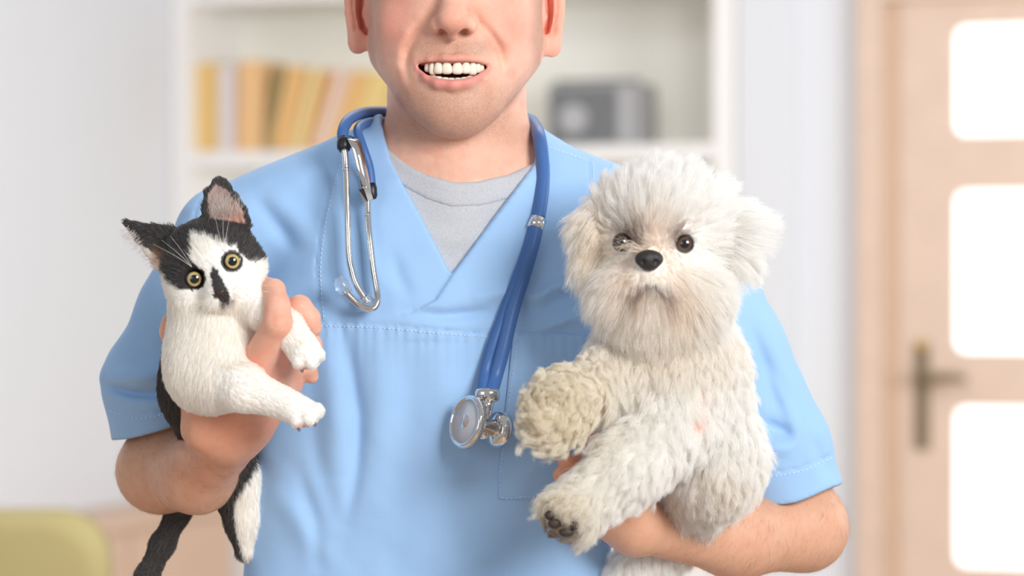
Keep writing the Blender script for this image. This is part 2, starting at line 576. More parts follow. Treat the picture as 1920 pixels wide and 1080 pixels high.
# ------------------------------------------------------------------ the room (turned by 20 degrees to the camera)
RA = math.radians(20)
EX = np.array([math.cos(RA), -math.sin(RA), 0]); EY = np.array([math.sin(RA), math.cos(RA), 0]); EZ = np.array([0, 0, 1.0])
RO = np.array([-0.736, 7.0 - D0, 0])
RM = np.stack([EX, EY, EZ], 1)


def RP(s, t, z): return RO + s * EX + t * EY + z * EZ


def s_at(px, t):
    """room coordinate s at which the plane t is seen at picture column px"""
    k = (px - 960.0) / FP; a = RO + t * EY + np.array([0, D0, 0])
    return (k * a[1] - a[0]) / (EX[0] - k * EX[1])


def z_at(py, s, t):
    return ZC - (py - 540.0) / FP * (RP(s, t, 0)[1] + D0)


def rbox(s0, s1, t0, t1, z0, z1, bev=0.0):
    c = RP((s0 + s1) / 2, (t0 + t1) / 2, (z0 + z1) / 2)
    return box_vf(c, (abs(s1 - s0), abs(t1 - t0), abs(z1 - z0)), bev, RM)


def rpart(name, m, parent, *boxes):
    V, F = merge_vf([rbox(*b) for b in boxes])
    return obj_np(name, V, F, m, parent, smooth=False)


WALL = material('wall_paint', lin(219, 222, 227), 0.8, bump=0.15, bscale=300)
WHITE = material('white_lacquer', lin(238, 237, 236), 0.45)
BACKP = material('shelf_back_panel', lin(244, 244, 236), 0.6)
WOOD = material('light_beech_wood', lin(214, 190, 172), 0.45, noise=0.08, nscale=14)
WOOD2 = material('beech_groove', lin(202, 174, 150), 0.5, noise=0.06, nscale=14)
TAN = material('tan_wood', lin(206, 178, 156), 0.5, noise=0.06, nscale=9)
FLOORM = material('wood_floor', lin(190, 160, 130), 0.4, noise=0.1, nscale=6)

Z_TOP = 2.9
sW = s_at(318, 0.0)                     # left wall plane
tB = 0.34                               # back wall plane
s_in0 = s_at(352, 0.0); s_in1 = s_at(1337, 0.0)
s_p0, s_p1 = s_at(1382, 0.0), s_at(1490, 0.0)
s_d0 = s_at(1612, 0.02)                 # door casing begins
s_end = s_d0 + 1.7


def struct(name, m, *boxes):
    o = rpart(name, m, None, *boxes); o['kind'] = 'structure'; return o


struct('floor', FLOORM, (sW - 0.1, s_end, -7.5, tB + 0.1, -0.06, 0.0))
struct('ceiling', WHITE, (sW - 0.1, s_end, -3.2, tB + 0.1, Z_TOP, Z_TOP + 0.06))
struct('wall_left', WALL, (sW - 0.1, sW, -4.0, tB, 0, Z_TOP))
struct('wall_back', WALL, (sW - 0.1, s_p0, tB, tB + 0.1, 0, Z_TOP), (s_p0, s_p1, 0.0, tB + 0.1, 0, Z_TOP), (s_p1, s_d0, 0.035, tB + 0.1, 0, Z_TOP),
       (s_d0, s_d0 + 1.08, 0.03, tB + 0.1, 2.14, Z_TOP), (s_d0 + 1.08, s_end, 0.03, tB + 0.1, 0, Z_TOP))
struct('baseboard_left', WHITE, (sW, sW + 0.015, -4.0, -0.01, 0, 0.08))

# door with frosted panes
tD = 0.02
door = empty('door_1', RP(s_d0, tD, 0)); door['kind'] = 'structure'
sc0, sc1 = s_d0, s_at(1658, tD); st0 = s_at(1690, tD); st1 = s_at(1791, tD); se = s_d0 + 1.05


def dz(py): return z_at(py, s_at(1850, tD), tD)


def dpart(name, m, *boxes):
    o = rpart(name, m, None, *boxes); o.parent = door; o.matrix_parent_inverse = Matrix.Translation(-Vector(door.location)); return o


dpart('casing', WOOD, (sc0, sc1, tD - 0.03, tD + 0.09, 0, 2.14), (sc1, se, tD - 0.03, tD + 0.09, 2.06, 2.14), (se - 0.055, se, tD - 0.03, tD + 0.09, 0, 2.06))
dpart('door_rebate', WOOD2, (sc1, st0, tD, tD + 0.06, 0, 2.06))
dpart('stile', WOOD, (st0, st1, tD - 0.005, tD + 0.04, 0, 2.06))
s_r = st1 + 0.62
dpart('stile', WOOD, (s_r, se - 0.055, tD - 0.005, tD + 0.04, 0, 2.06))
zr = [(dz(252), dz(357)), (dz(660), dz(763)), (dz(1063), dz(1063) - 0.11)]
pane_z = [(2.0, zr[0][0]), (zr[0][1], zr[1][0]), (zr[1][1], zr[2][0]), (zr[2][1], 0.5)]
for a, b in [(2.06, 2.0)] + zr + [(0.5, 0.0)]:
    dpart('rail', WOOD, (st1, s_r, tD - 0.003, tD + 0.038, b, a))
mp, nt, b_ = nodes('backlit_frosted_glass')
b_.inputs['Base Color'].default_value = (0.9, 0.93, 0.97, 1); b_.inputs['Roughness'].default_value = 0.5
b_.inputs['Emission Color'].default_value = (0.97, 0.985, 1, 1); b_.inputs['Emission Strength'].default_value = 1.05


def round_rect_vf(s0, s1, z0, z1, t, r, th):
    pts = []
    for cs, cz, a0 in ((s1 - r, z1 - r, 0), (s0 + r, z1 - r, 90), (s0 + r, z0 + r, 180), (s1 - r, z0 + r, 270)):
        for k in range(7):
            a = math.radians(a0 + 15 * k); pts.append((cs + r * math.cos(a), cz + r * math.sin(a)))
    n = len(pts)
    V = [RP(a, t, b) for a, b in pts] + [RP(a, t + th, b) for a, b in pts]
    F = [list(range(n)), list(range(n, 2 * n))[::-1]] + [[i, i + n, (i + 1) % n + n, (i + 1) % n] for i in range(n)]
    return np.array(V), F


for z1, z0 in pane_z:
    V, F = round_rect_vf(st1, s_r, z0, z1, tD + 0.006, 0.02, 0.012)
    o = obj_np('pane', V, F, mp, None, smooth=False); o.parent = door; o.matrix_parent_inverse = Matrix.Translation(-Vector(door.location))
    # wooden corner fillets that round the openings
    parts = []
    r = 0.024
    for cs, cz, sx, sz in ((st1, z1, 1, -1), (st1, z0, 1, 1), (s_r, z1, -1, -1), (s_r, z0, -1, 1)):
        arc = [(cs + sx * r * (1 - math.sin(math.radians(a))), cz + sz * r * (1 - math.cos(math.radians(a)))) for a in range(0, 91, 15)]
        pts = [(cs, cz)] + arc; n = len(pts)
        V = [RP(a, tD - 0.003, b) for a, b in pts] + [RP(a, tD + 0.03, b) for a, b in pts]
        F = [list(range(n)), list(range(n, 2 * n))[::-1]] + [[i, i + n, (i + 1) % n + n, (i + 1) % n] for i in range(n)]
        parts.append((np.array(V), F))
    V, F = merge_vf(parts)
    o = obj_np('corner_fillet', V, F, WOOD, None, smooth=False); o.parent = door; o.matrix_parent_inverse = Matrix.Translation(-Vector(door.location))
BRASS = material('aged_brass', lin(142, 126, 104), 0.45, 0.6)
BRASS2 = material('bright_brass', lin(205, 170, 90), 0.35, 0.8)
s_h = s_at(1731, tD)
hz = lambda py: z_at(py, s_h, tD)
hp = dpart('handle_plate', BRASS, (s_h - 0.017, s_h + 0.017, tD - 0.014, tD - 0.004, hz(842), hz(640), 0.004))
hl = []
hl.append(lathe_vf([(0, 0.014), (0.02, 0.013), (0.045, 0.011)], RP(s_h, tD - 0.012, hz(706)), -EY, 16))
pl = catmull([RP(s_h, tD - 0.05, hz(706)), RP(s_h + 0.03, tD - 0.056, hz(706)), RP(s_h + 0.075, tD - 0.055, hz(703)), RP(s_h + 0.105, tD - 0.05, hz(708))], 5)
hl.append(tube_vf(pl, np.linspace(0.0125, 0.009, len(pl)), 12))
V, F = merge_vf(hl); o = obj_np('handle', V, F, BRASS); o.parent = hp
V, F = merge_vf([lathe_vf([(0, 0.011), (0.006, 0.011), (0.008, 0.008)], RP(s_h, tD - 0.013, hz(648)), -EY, 16)])
o = obj_np('lock_cylinder', V, F, BRASS2); o.parent = hp

# bookcase
bc = empty('bookcase', RP(0.6, 0.15, 0)); tag(bc, 'tall white open bookcase with pale greenish back panel against the wall', 'bookcase')


def cpart(name, m, *boxes):
    o = rpart(name, m, None, *boxes); o.parent = bc; o.matrix_parent_inverse = Matrix.Translation(-Vector(bc.location)); return o


b0 = sW + 0.004; b1 = s_p0 - 0.004
cpart('side_panel', WHITE, (b0, s_in0, 0.0, 0.32, 0, 2.18)); cpart('side_panel', WHITE, (s_in1, b1, 0.0, 0.32, 0, 2.18))
cpart('back_panel', BACKP, (s_in0, s_in1, 0.31, 0.325, 0.06, 2.15))
z_sh = z_at(283, s_at(520, 0.02), 0.02)
z_topb = z_at(4, s_at(500, 0.0), 0.0)
shelf_z = [z_sh, z_sh - 0.37, z_sh - 0.74]
for z in shelf_z:
    cpart('shelf', WHITE, (s_in0, s_in1, 0.004, 0.31, z - 0.034, z))
cpart('top_board', WHITE, (s_in0, s_in1, 0.0, 0.31, z_topb, z_topb + 0.05))
zd = shelf_z[2] - 0.034
smid = (s_in0 + s_in1) / 2
for a, b in ((s_in0 + 0.003, smid - 0.002), (smid + 0.002, s_in1 - 0.003)):
    d = cpart('cabinet_door', WHITE, (a, b, -0.004, 0.016, 0.07, zd - 0.003))
    kx = smid + (-0.05 if b < smid else 0.05)
    V, F = lathe_vf([(0, 0.006), (0.014, 0.006), (0.016, 0.013), (0.026, 0.012), (0.028, 0.0)], RP(kx, -0.004, zd - 0.12), -EY, 16)
    o = obj_np('knob', V, F, BRASS); o.parent = d; o.matrix_parent_inverse = Matrix.Translation(-Vector(bc.location))
cpart('plinth', WHITE, (s_in0, s_in1, 0.03, 0.3, 0, 0.07))

# books: (px of the foot left, px of the foot right, height m, lean in m at the top, colour, label)
books = [
    (368, 408, 0.212, 0.000, (226, 190, 120), 'upright mustard book at the left end of the shelf row'),
    (410, 440, 0.205, 0.000, (222, 214, 216), 'thin upright greyish white book beside the mustard book'),
    (444, 492, 0.213, 0.004, (234, 190, 136), 'thick orange tan book upright right of the greyish white one'),
    (494, 506, 0.200, 0.034, (172, 158, 112), 'thin dark olive green book leaning against the thick orange tan book'),
    (509, 541, 0.197, 0.045, (232, 186, 122), 'wide orange ochre book leaning left beside the thin olive book'),
    (544, 568, 0.192, 0.052, (234, 208, 146), 'pale yellow book leaning in the middle of the slanted books'),
    (570, 584, 0.190, 0.058, (224, 172, 108), 'narrow deep orange book leaning between the pale yellow and pinkish books'),
    (587, 613, 0.188, 0.064, (232, 204, 186), 'pale pinkish book leaning right of the narrow deep orange one'),
    (616, 646, 0.186, 0.070, (232, 188, 122), 'ochre leaning book above the shoulder of the person'),
    (649, 676, 0.184, 0.074, (234, 206, 136), 'light yellow leaning book half hidden behind the neck'),
]
PAGE = material('book_pages', lin(236, 228, 212), 0.8)
tb0, tb1 = 0.05, 0.21


def skew_box(s0, s1, lean, t0, t1, z0, z1, bev=0.0):
    """a book leaning to +s by lean at its top, standing on its lower corner"""
    V, F = rbox(0, s1 - s0, t0, t1, 0, z1 - z0)
    a = math.atan2(lean, z1 - z0)
    L = (V - RO) @ RM
    x = L[:, 0] * math.cos(a) + L[:, 2] * math.sin(a); z = -L[:, 0] * math.sin(a) + L[:, 2] * math.cos(a)
    L = np.stack([x, L[:, 1], z], 1); L[:, 2] -= L[:, 2].min()
    return RO + (L + np.array([s0, 0, z0])) @ RM.T, F


for i, (a, b, h, lean, rgb, lab) in enumerate(books):
    s0 = s_at(a, tb0); s1 = s_at(b, tb0) - 0.0015; w = s1 - s0
    root = empty('book', RP(s0, tb0, z_sh)); tag(root, lab, 'book', 'books on the upper shelf')
    cm = material('book_cover', lin(*rgb), 0.55)
    ang = math.atan2(lean, h)

    def piece(name, m, s_a, s_b, ta, tb, za, zb):
        V, F = rbox(0, s_b - s_a, ta, tb, 0, zb - za)
        L = (V - RO) @ RM; L[:, 0] += s_a; L[:, 2] += za
        x = L[:, 0] * math.cos(ang) + L[:, 2] * math.sin(ang); z = -L[:, 0] * math.sin(ang) + L[:, 2] * math.cos(ang)
        z += w * math.sin(ang)
        V = RO + np.stack([x + s0, L[:, 1], z + z_sh], 1) @ RM.T
        o = obj_np(name, V, F, m, None, smooth=False); o.parent = root; o.matrix_parent_inverse = Matrix.Translation(-Vector(root.location)); return o
    piece('spine', cm, 0, w, tb0, tb0 + 0.003, 0, h)
    piece('cover', cm, 0, 0.0025, tb0 + 0.003, tb1, 0, h); piece('cover', cm, w - 0.0025, w, tb0 + 0.003, tb1, 0, h)
    piece('page_block', PAGE, 0.0025, w - 0.0025, tb0 + 0.003, tb1 - 0.003, 0.003, h - 0.003)

# small grey box with a paler round front on the right of the shelf
tr = 0.06
r0, r1 = s_at(1024, tr), s_at(1198, tr); rz0 = z_sh; rz1 = z_at(158, r0, tr)
GREY = material('grey_plastic', lin(158, 158, 158), 0.5); DGREY = material('dark_grey_front', lin(112, 114, 116), 0.5); LGREY = material('light_grey_disc', lin(176, 176, 178), 0.5)
root = empty('desk_radio', RP((r0 + r1) / 2, tr, z_sh)); tag(root, 'small grey boxy device with a pale round front standing on the bookcase shelf', 'radio')


def gpart(name, m, V, F, smooth=False):
    o = obj_np(name, V, F, m, None, smooth=smooth); o.parent = root; o.matrix_parent_inverse = Matrix.Translation(-Vector(root.location)); return o


fw = r1 - r0; fh = rz1 - rz0
gpart('case', GREY, *rbox(r0, r1, tr + 0.006, tr + 0.14, rz0, rz1, 0.006))
gpart('front_panel', DGREY, *rbox(r0 + 0.012, r0 + fw * 0.74, tr, tr + 0.008, rz0 + 0.012, rz1 - 0.012, 0.003))
gpart('side_strip', LGREY, *rbox(r0 + fw * 0.78, r0 + fw * 0.9, tr, tr + 0.008, rz0 + 0.012, rz1 - 0.012, 0.003))
gpart('round_grille', LGREY, *lathe_vf([(0, 0.034), (0.006, 0.034), (0.004, 0.028), (0.002, 0.01), (0.006, 0.0)], RP(r0 + fw * 0.3, tr, (rz0 + rz1) / 2 - 0.008), -EY, 28), smooth=True)
gpart('carry_bar', DGREY, *rbox(r0 + 0.01, r1 - 0.005, tr + 0.02, tr + 0.035, rz1 - 0.002, rz1 + 0.01, 0.003))

# low wooden counter along the left wall
zc = 0.95
root = empty('sideboard', RP(sW + 0.2, -0.75, 0)); tag(root, 'low tan wooden sideboard along the white wall behind the cat', 'sideboard')


def spart(name, m, *boxes):
    o = rpart(name, m, None, *boxes); o.parent = root; o.matrix_parent_inverse = Matrix.Translation(-Vector(root.location)); return o


sa, sb = sW + 0.004, sW + 0.17
spart('worktop', TAN, (sa, sb + 0.01, -1.6, -0.03, zc - 0.03, zc))
spart('body', TAN, (sa, sb, -1.58, -0.05, 0.06, zc - 0.03))
spart('plinth', TAN, (sa, sb - 0.02, -1.56, -0.07, 0, 0.06))
for k in range(3):
    t0 = -1.57 + k * 0.507
    spart('door', TAN, (sb, sb + 0.012, t0 + 0.004, t0 + 0.5, 0.08, zc - 0.04))

# yellow armchair in front of it
YEL = material('olive_yellow_upholstery', lin(176, 162, 112), 0.8, bump=0.2, bscale=500)
dch = 5.0
fch = -(dch - D0) * S
cx = P(70, 1000, fch)
root = empty('armchair', (cx[0] - 0.12, cx[1] + 0.05, 0)); tag(root, 'olive yellow upholstered armchair with rounded back at the lower corner', 'armchair')
ztop = P(70, 962, fch)[2]; xr = P(196, 1000, fch)[0]


def round_slab(x0, x1, y0, y1, z0, z1, r, tilt=0.0):
    pts = []
    for cx_, cz_, a0 in ((x1 - r, z1 - r, 0), (x0 + r, z1 - r, 90), (x0 + 0.03, z0 + 0.03, 180), (x1 - 0.03, z0 + 0.03, 270)):
        rr = r if a0 < 180 else 0.03
        for k in range(9):
            a = math.radians(a0 + 11.25 * k); pts.append((cx_ + rr * math.cos(a), cz_ + rr * math.sin(a)))
    n = len(pts); V = []; ring = [(0, 0.02), (0.02, 0.0), (1 - 0.02, 0.0), (1, 0.02)]
    cxm, czm = (x0 + x1) / 2, (z0 + z1) / 2
    for q, ins in ring:
        for a, b in pts:
            a2 = a + (cxm - a) * ins / 0.2; b2 = b + (czm - b) * ins / 0.2
            V.append((a2, y0 + (y1 - y0) * q + tilt * (b2 - z0), b2))
    F = [list(range(n)), list(range(3 * n, 4 * n))[::-1]]
    for i in range(3):
        F += [[i * n + j, (i + 1) * n + j, (i + 1) * n + (j + 1) % n, i * n + (j + 1) % n] for j in range(n)]
    return np.array(V), F


yb = cx[1]
bits = [('backrest', round_slab(xr - 0.62, xr, yb, yb + 0.11, 0.42, ztop, 0.09, 0.0)),
        ('seat_cushion', round_slab(xr - 0.58, xr - 0.04, yb - 0.52, yb - 0.005, 0.3, 0.46, 0.05)),
        ('armrest', round_slab(xr - 0.66, xr - 0.585, yb - 0.52, yb - 0.005, 0.16, 0.64, 0.03)),
        ('armrest', round_slab(xr - 0.035, xr + 0.04, yb - 0.52, yb - 0.005, 0.16, 0.64, 0.03))]
for name, (V, F) in bits:
    o = obj_np(name, V, F, YEL, None); o.parent = root; o.matrix_parent_inverse = Matrix.Translation(-Vector(root.location))
for lx in (xr - 0.6, xr - 0.02):
    for ly in (yb - 0.48, yb + 0.05):
        V, F = lathe_vf([(0, 0.014), (0.42 if ly > yb else 0.3, 0.022)], (lx, ly, 0), (0, 0, 1), 12)
        o = obj_np('leg', V, F, WOOD2, None); o.parent = root; o.matrix_parent_inverse = Matrix.Translation(-Vector(root.location))
# ------------------------------------------------------------------ the man: one skin surface
EYE_Y = -52


# lines of the smiling face: (points, width, depth), minus is a bulge
FACE_LINES = [
    ([(806, 34), (782, 62), (766, 90), (760, 118), (766, 146)], 9, 7.5), ([(893, 34), (918, 62), (936, 90), (941, 118), (937, 142)], 9, 8.0),
    ([(785, 40), (762, 66), (746, 92), (742, 118)], 17, -7), ([(914, 40), (938, 66), (956, 92), (960, 118)], 17, -7),
    ([(738, 128), (744, 158), (764, 190)], 8, 3.0), ([(962, 126), (957, 158), (940, 190)], 8, 3.0),
    ([(812, 176), (850, 181), (888, 176)], 9, 3.4), ([(849, 78), (848, 101)], 5, 1.8), ([(850, 200), (850, 236)], 9, 1.0),
    ([(804, 26), (799, 44), (806, 58)], 3.5, 3.0), ([(895, 26), (900, 44), (893, 58)], 3.5, 3.0), ([(772, 120), (776, 132), (784, 140)], 5, 1.6), ([(926, 120), (922, 132), (914, 140)], 5, 1.6),
]


def build_body():
    f = Field()
    # skull and face
    f.ell((855, -75, -15), (164, 225, 205), k=10)
    f.ell((855, 20, 60), (150, 190, 118), k=60)
    f.cone((748, 95, 10, 52), (835, 196, 118, 46), 60); f.cone((962, 95, 10, 52), (872, 196, 118, 46), 60)
    f.ell((853, 205, 138), (58, 42, 44), k=40)                                # chin
    f.ell((850, 128, 118), (92, 76, 62), k=40)                                # muzzle
    f.ell((760, 48, 98), (54, 50, 48), roll=-35, k=26); f.ell((944, 48, 98), (54, 50, 48), roll=35, k=26)  # raised cheeks
    f.cone((750, 108, 88, 30), (795, 190, 118, 30), 30); f.cone((955, 108, 88, 30), (910, 190, 118, 30), 30)  # smile folds below
    # brow, nose
    f.cone((790, EYE_Y - 42, 150, 26), (850, EYE_Y - 36, 172, 24), 22); f.cone((916, EYE_Y - 42, 150, 26), (856, EYE_Y - 36, 172, 24), 22)
    f.ell((783, EYE_Y, 178), (34, 22, 24), k=18, op='s'); f.ell((922, EYE_Y, 178), (34, 22, 24), k=18, op='s')
    for ex in (784, 921):
        f.chain([(ex - 31, EYE_Y + 5, 148, 8), (ex - 17, EYE_Y - 10, 166, 9), (ex, EYE_Y - 15, 171, 10), (ex + 17, EYE_Y - 10, 166, 9), (ex + 31, EYE_Y + 5, 148, 8)], 8)
        f.chain([(ex - 31, EYE_Y + 5, 148, 8), (ex - 14, EYE_Y + 17, 164, 9), (ex + 14, EYE_Y + 17, 164, 9), (ex + 31, EYE_Y + 5, 148, 8)], 8)
    f.cone((853, EYE_Y - 30, 168, 17), (849, 20, 206, 25), 22)
    f.ell((849, 36, 218), (30, 25, 26), k=12)
    f.ell((819, 46, 194), (16, 18, 23), roll=-10, k=9); f.ell((880, 46, 194), (16, 18, 23), roll=10, k=9)
    f.cone((849, 54, 216, 9), (849, 70, 196, 9), 8)
    f.cone((825, 64, 210, 6.5), (834, 48, 196, 6), 2, 's'); f.cone((874, 64, 210, 6.5), (865, 48, 196, 6), 2, 's'); f.ell((827, 60, 216), (8, 4.5, 10), roll=-22, k=2, op='s'); f.ell((872, 60, 216), (8, 4.5, 10), roll=22, k=2, op='s')
    # nasolabial folds
    # lips
    f.chain([(784, 121, 156, 3.5), (806, 113, 175, 5.5), (834, 109, 185, 7), (848, 111, 187, 6.5), (862, 109, 185, 7), (890, 113, 175, 5.5), (913, 122, 156, 3.5)], 9)
    f.chain([(784, 127, 156, 4), (800, 144, 172, 8), (822, 155, 183, 11), (849, 158, 187, 12.5), (876, 154, 183, 11), (897, 143, 172, 8), (913, 127, 156, 4)], 9)

    # the open mouth
    ux = [776, 783, 800, 825, 848, 872, 893, 914, 922]; uy = [123, 121, 117, 115.5, 116, 115.5, 117, 123, 125]
    ly = [124, 126, 140, 147.5, 149.5, 147, 141, 127, 126]

    def mouth(p):
        x, y, ff = unproj(p)
        a = np.interp(x, ux, uy); b = np.interp(x, ux, ly)
        return np.maximum(np.maximum(a - y, y - b), np.maximum(110 - ff, np.maximum(783 - x, x - 914))) / S
    f.add(mouth, P(780, 152, 100), P(918, 112, 260), R(4), 's')
    f.ops[-1] = (mouth, np.array([P(780, 152, 0)[0], -260 / S, P(0, 152, 0)[2] - .01]), np.array([P(918, 112, 0)[0], -100 / S, P(0, 112, 0)[2] + .01]), R(4), 's')
    # ears
    for s, ex, dy in ((-1, 668, 0), (1, 1037, 6)):
        X = lambda d: ex + s * d
        ff = -8
        f.ell((X(2), 5 + dy, ff - 6), (17, 92, 9), roll=-3 * s, yaw=22 * s, k=6)
        f.chain([(X(-14), -55 + dy, ff + 6, 9), (X(-2), -92 + dy, ff - 4, 9), (X(16), -66 + dy, ff - 12, 8.5), (X(17), -20 + dy, ff - 12, 8), (X(14), 25 + dy, ff - 8, 7.5), (X(9), 58 + dy, ff - 2, 7)], 5)
        f.ell((X(-3), 79 + dy, ff + 4), (19, 23, 9), roll=14 * s, k=12)
        f.chain([(X(-6), -62 + dy, ff + 6, 6), (X(3), -25 + dy, ff + 4, 7), (X(2), 20 + dy, ff + 4, 7), (X(-7), 56 + dy, ff + 6, 6)], 6)
        f.ell((X(-9), 8 + dy, ff - 18), (24, 88, 10), k=8)
        f.ell((X(-9), 12 + dy, ff + 10), (8, 38, 11), k=5, op='s')
        f.ell((X(-10), 50 + dy, ff + 12), (5, 8, 10), k=4, op='s')
        f.chain([(X(-21), -4 + dy, ff + 14, 8), (X(-17), 26 + dy, ff + 14, 9), (X(-20), 48 + dy, ff + 12, 7)], 8)
    # neck, shoulders, trunk under the clothes
    f.cone((855, 70, -46, 128), (858, 330, -46, 134), 20)
    f.cone((850, 250, 44, 40), (854, 320, 42, 44), 40)
    f.cone((800, 330, -40, 95), (440, 450, -40, 66), 60); f.cone((910, 330, -40, 95), (1275, 465, -40, 66), 60)
    f.cone((870, 420, 0, 105), (820, 700, 0, 115), 50); f.cone((700, 480, 0, 100), (700, 1000, 0, 95), 60); f.cone((1010, 480, 0, 100), (920, 1000, 0, 95), 60)
    # arm holding the cat
    f.cone((430, 450, -40, 66), (302, 872, -50, 66), 20)
    f.ell((300, 885, -48), (75, 68, 70), k=30)
    f.cone((304, 884, -46, 72), (370, 890, 70, 66), 40); f.cone((370, 890, 70, 66), (432, 815, 220, 58), 40)
    f.cone((382, 806, 258, 37), (470, 800, 245, 42), 30); f.cone((382, 806, 258, 36), (386, 770, 275, 34), 20)
    # its hand: metacarpals, thumb and four fingers
    K = [(478, 692, 338, 35), (508, 706, 316, 33), (528, 722, 284, 28), (534, 748, 252, 24)]
    for kx in K: f.cone((430, 812, 238, 46), kx, 26)
    f.cone((402, 806, 236, 48), (372, 740, 250, 36), 30)
    f.cone((372, 740, 250, 36), (336, 672, 250, 22), 20); f.cone((336, 672, 250, 22), (318, 622, 246, 18), 10); f.cone((318, 622, 246, 18), (317, 604, 246, 15), 8)
    f.cone(K[0], (521, 606, 412, 26), 12); f.cone((521, 606, 412, 28), (520, 572, 402, 24), 7); f.cone((520, 572, 402, 24), (514, 544, 374, 21), 6); f.cone((514, 544, 374, 21), (498, 536, 330, 18), 6)
    f.cone(K[1], (548, 590, 350, 25), 10); f.cone((548, 584, 352, 25), (562, 576, 362, 23), 6); f.cone((562, 576, 362, 23), (580, 597, 360, 21), 5); f.cone((580, 597, 360, 21), (586, 615, 352, 18), 5)
    f.cone(K[2], (562, 640, 318, 22), 10); f.cone((562, 640, 318, 22), (584, 645, 322, 20), 6); f.cone((584, 645, 322, 20), (592, 660, 312, 16), 5)
    f.cone(K[3], (562, 690, 280, 19), 8); f.cone((562, 690, 280, 19), (578, 690, 282, 17), 5); f.cone((578, 690, 282, 17), (584, 706, 274, 14), 5)
    # arm holding the dog
    f.cone((1280, 465, -40, 66), (1505, 965, -60, 66), 20)
    f.ell((1512, 988, -50), (72, 72, 70), k=30)
    f.cone((1506, 996, -50, 72), (1380, 1006, 40, 72), 40); f.cone((1380, 1006, 40, 72), (1205, 990, 150, 48), 40)
    Wr = (1190, 984, 156, 46)
    Q = [(1092, 880, 226, 30), (1078, 905, 214, 30), (1074, 932, 200, 27), (1080, 958, 186, 24)]
    for q in Q: f.cone(Wr, q, 24)
    f.cone(Wr, (1150, 900, 250, 30), 24); f.cone((1150, 900, 250, 30), (1118, 838, 268, 20), 12); f.cone((1118, 838, 268, 20), (1108, 812, 272, 16), 6)
    for i, (q, p1, p2) in enumerate(zip(Q, [(1068, 870, 240), (1060, 899, 232), (1056, 932, 222), (1062, 960, 206)], [(1060, 862, 262), (1050, 890, 256), (1050, 924, 246), (1058, 956, 228)])):
        r = 20 - 1.5 * i
        f.cone(q, (*p1, r), 8); f.cone((*p1, r), (*p2, r - 4), 5)
    # legs
    f.cone((740, 1250, 0, 140), (860, 1250, 0, 140), 60)
    f.cone_m(np.array([-0.15, 0.0, 0.92]), np.array([-0.16, 0.02, 0.5]), 0.075, 0.055, 0.05); f.cone_m(np.array([-0.16, 0.02, 0.5]), np.array([-0.16, 0.04, 0.1]), 0.05, 0.035, 0.03)
    f.cone_m(np.array([0.03, 0.0, 0.92]), np.array([0.05, 0.02, 0.5]), 0.075, 0.055, 0.05); f.cone_m(np.array([0.05, 0.02, 0.5]), np.array([0.05, 0.04, 0.1]), 0.05, 0.035, 0.03)
    f.cone((700, 1000, 0, 95), (740, 1250, 0, 120), 40); f.cone((920, 1000, 0, 95), (860, 1250, 0, 120), 40)

    def disp(p):
        x, y, ff = unproj(p)
        d = np.zeros(len(p))
        # wrist and elbow creases, knuckle creases
        if not (ff > -40).any(): return d
        for pts, w, a in (([(352, 806), (345, 835), (372, 852)], 4, 2.6), ([(345, 835), (420, 905), (500, 862)], 7, 1.6), ([(509, 597), (524, 604), (540, 600)], 2.5, 2.4), ([(510, 607), (524, 614), (540, 609)], 2.2, 1.8), ([(512, 588), (527, 593), (541, 588)], 2.2, 1.8), ([(552, 590), (563, 588), (574, 580)], 2.2, 1.6),
                          ([(724, 292), (800, 322), (870, 330)], 5, 0.9), ([(740, 262), (820, 296), (900, 300)], 5, 0.7)):
            dd, _, _ = segdist(x, y, pts); d += a * np.exp(-(dd / w) ** 2)
        face = (ff > 50) & (y < 260) & (x > 680) & (x < 1030)
        for pts, w, a in (FACE_LINES if face.any() else ()):
            dd, sg, t = segdist(x, y, pts)
            d += np.where(face, a * np.exp(-(dd / w) ** 2) * np.sin(np.pi * np.clip(t, 0.06, 0.94)) ** 0.5, 0)
        eam = ((x < 690) | (x > 1016)) & (y < 120) & (ff < 40) & (ff > -30)
        for s, ex, dy in (((-1, 668, 0), (1, 1037, 6)) if eam.any() else ()):
            for pts, w, a in (([(ex + s * 8, -60 + dy), (ex + s * 9.5, -20 + dy), (ex + s * 8, 20 + dy), (ex + s * 3, 52 + dy), (ex - s * 2, 60 + dy)], 3.2, 2.6),
                              ([(ex - s * 10, -30 + dy), (ex - s * 8, 0 + dy), (ex - s * 9, 30 + dy), (ex - s * 14, 50 + dy)], 6.5, 3.5)):
                dd, _, _ = segdist(x, y, pts); d += np.where(eam, a * np.exp(-(dd / w) ** 2), 0)
        return np.where(ff > -40, d, 0) / S
    f.disp = disp
    return f


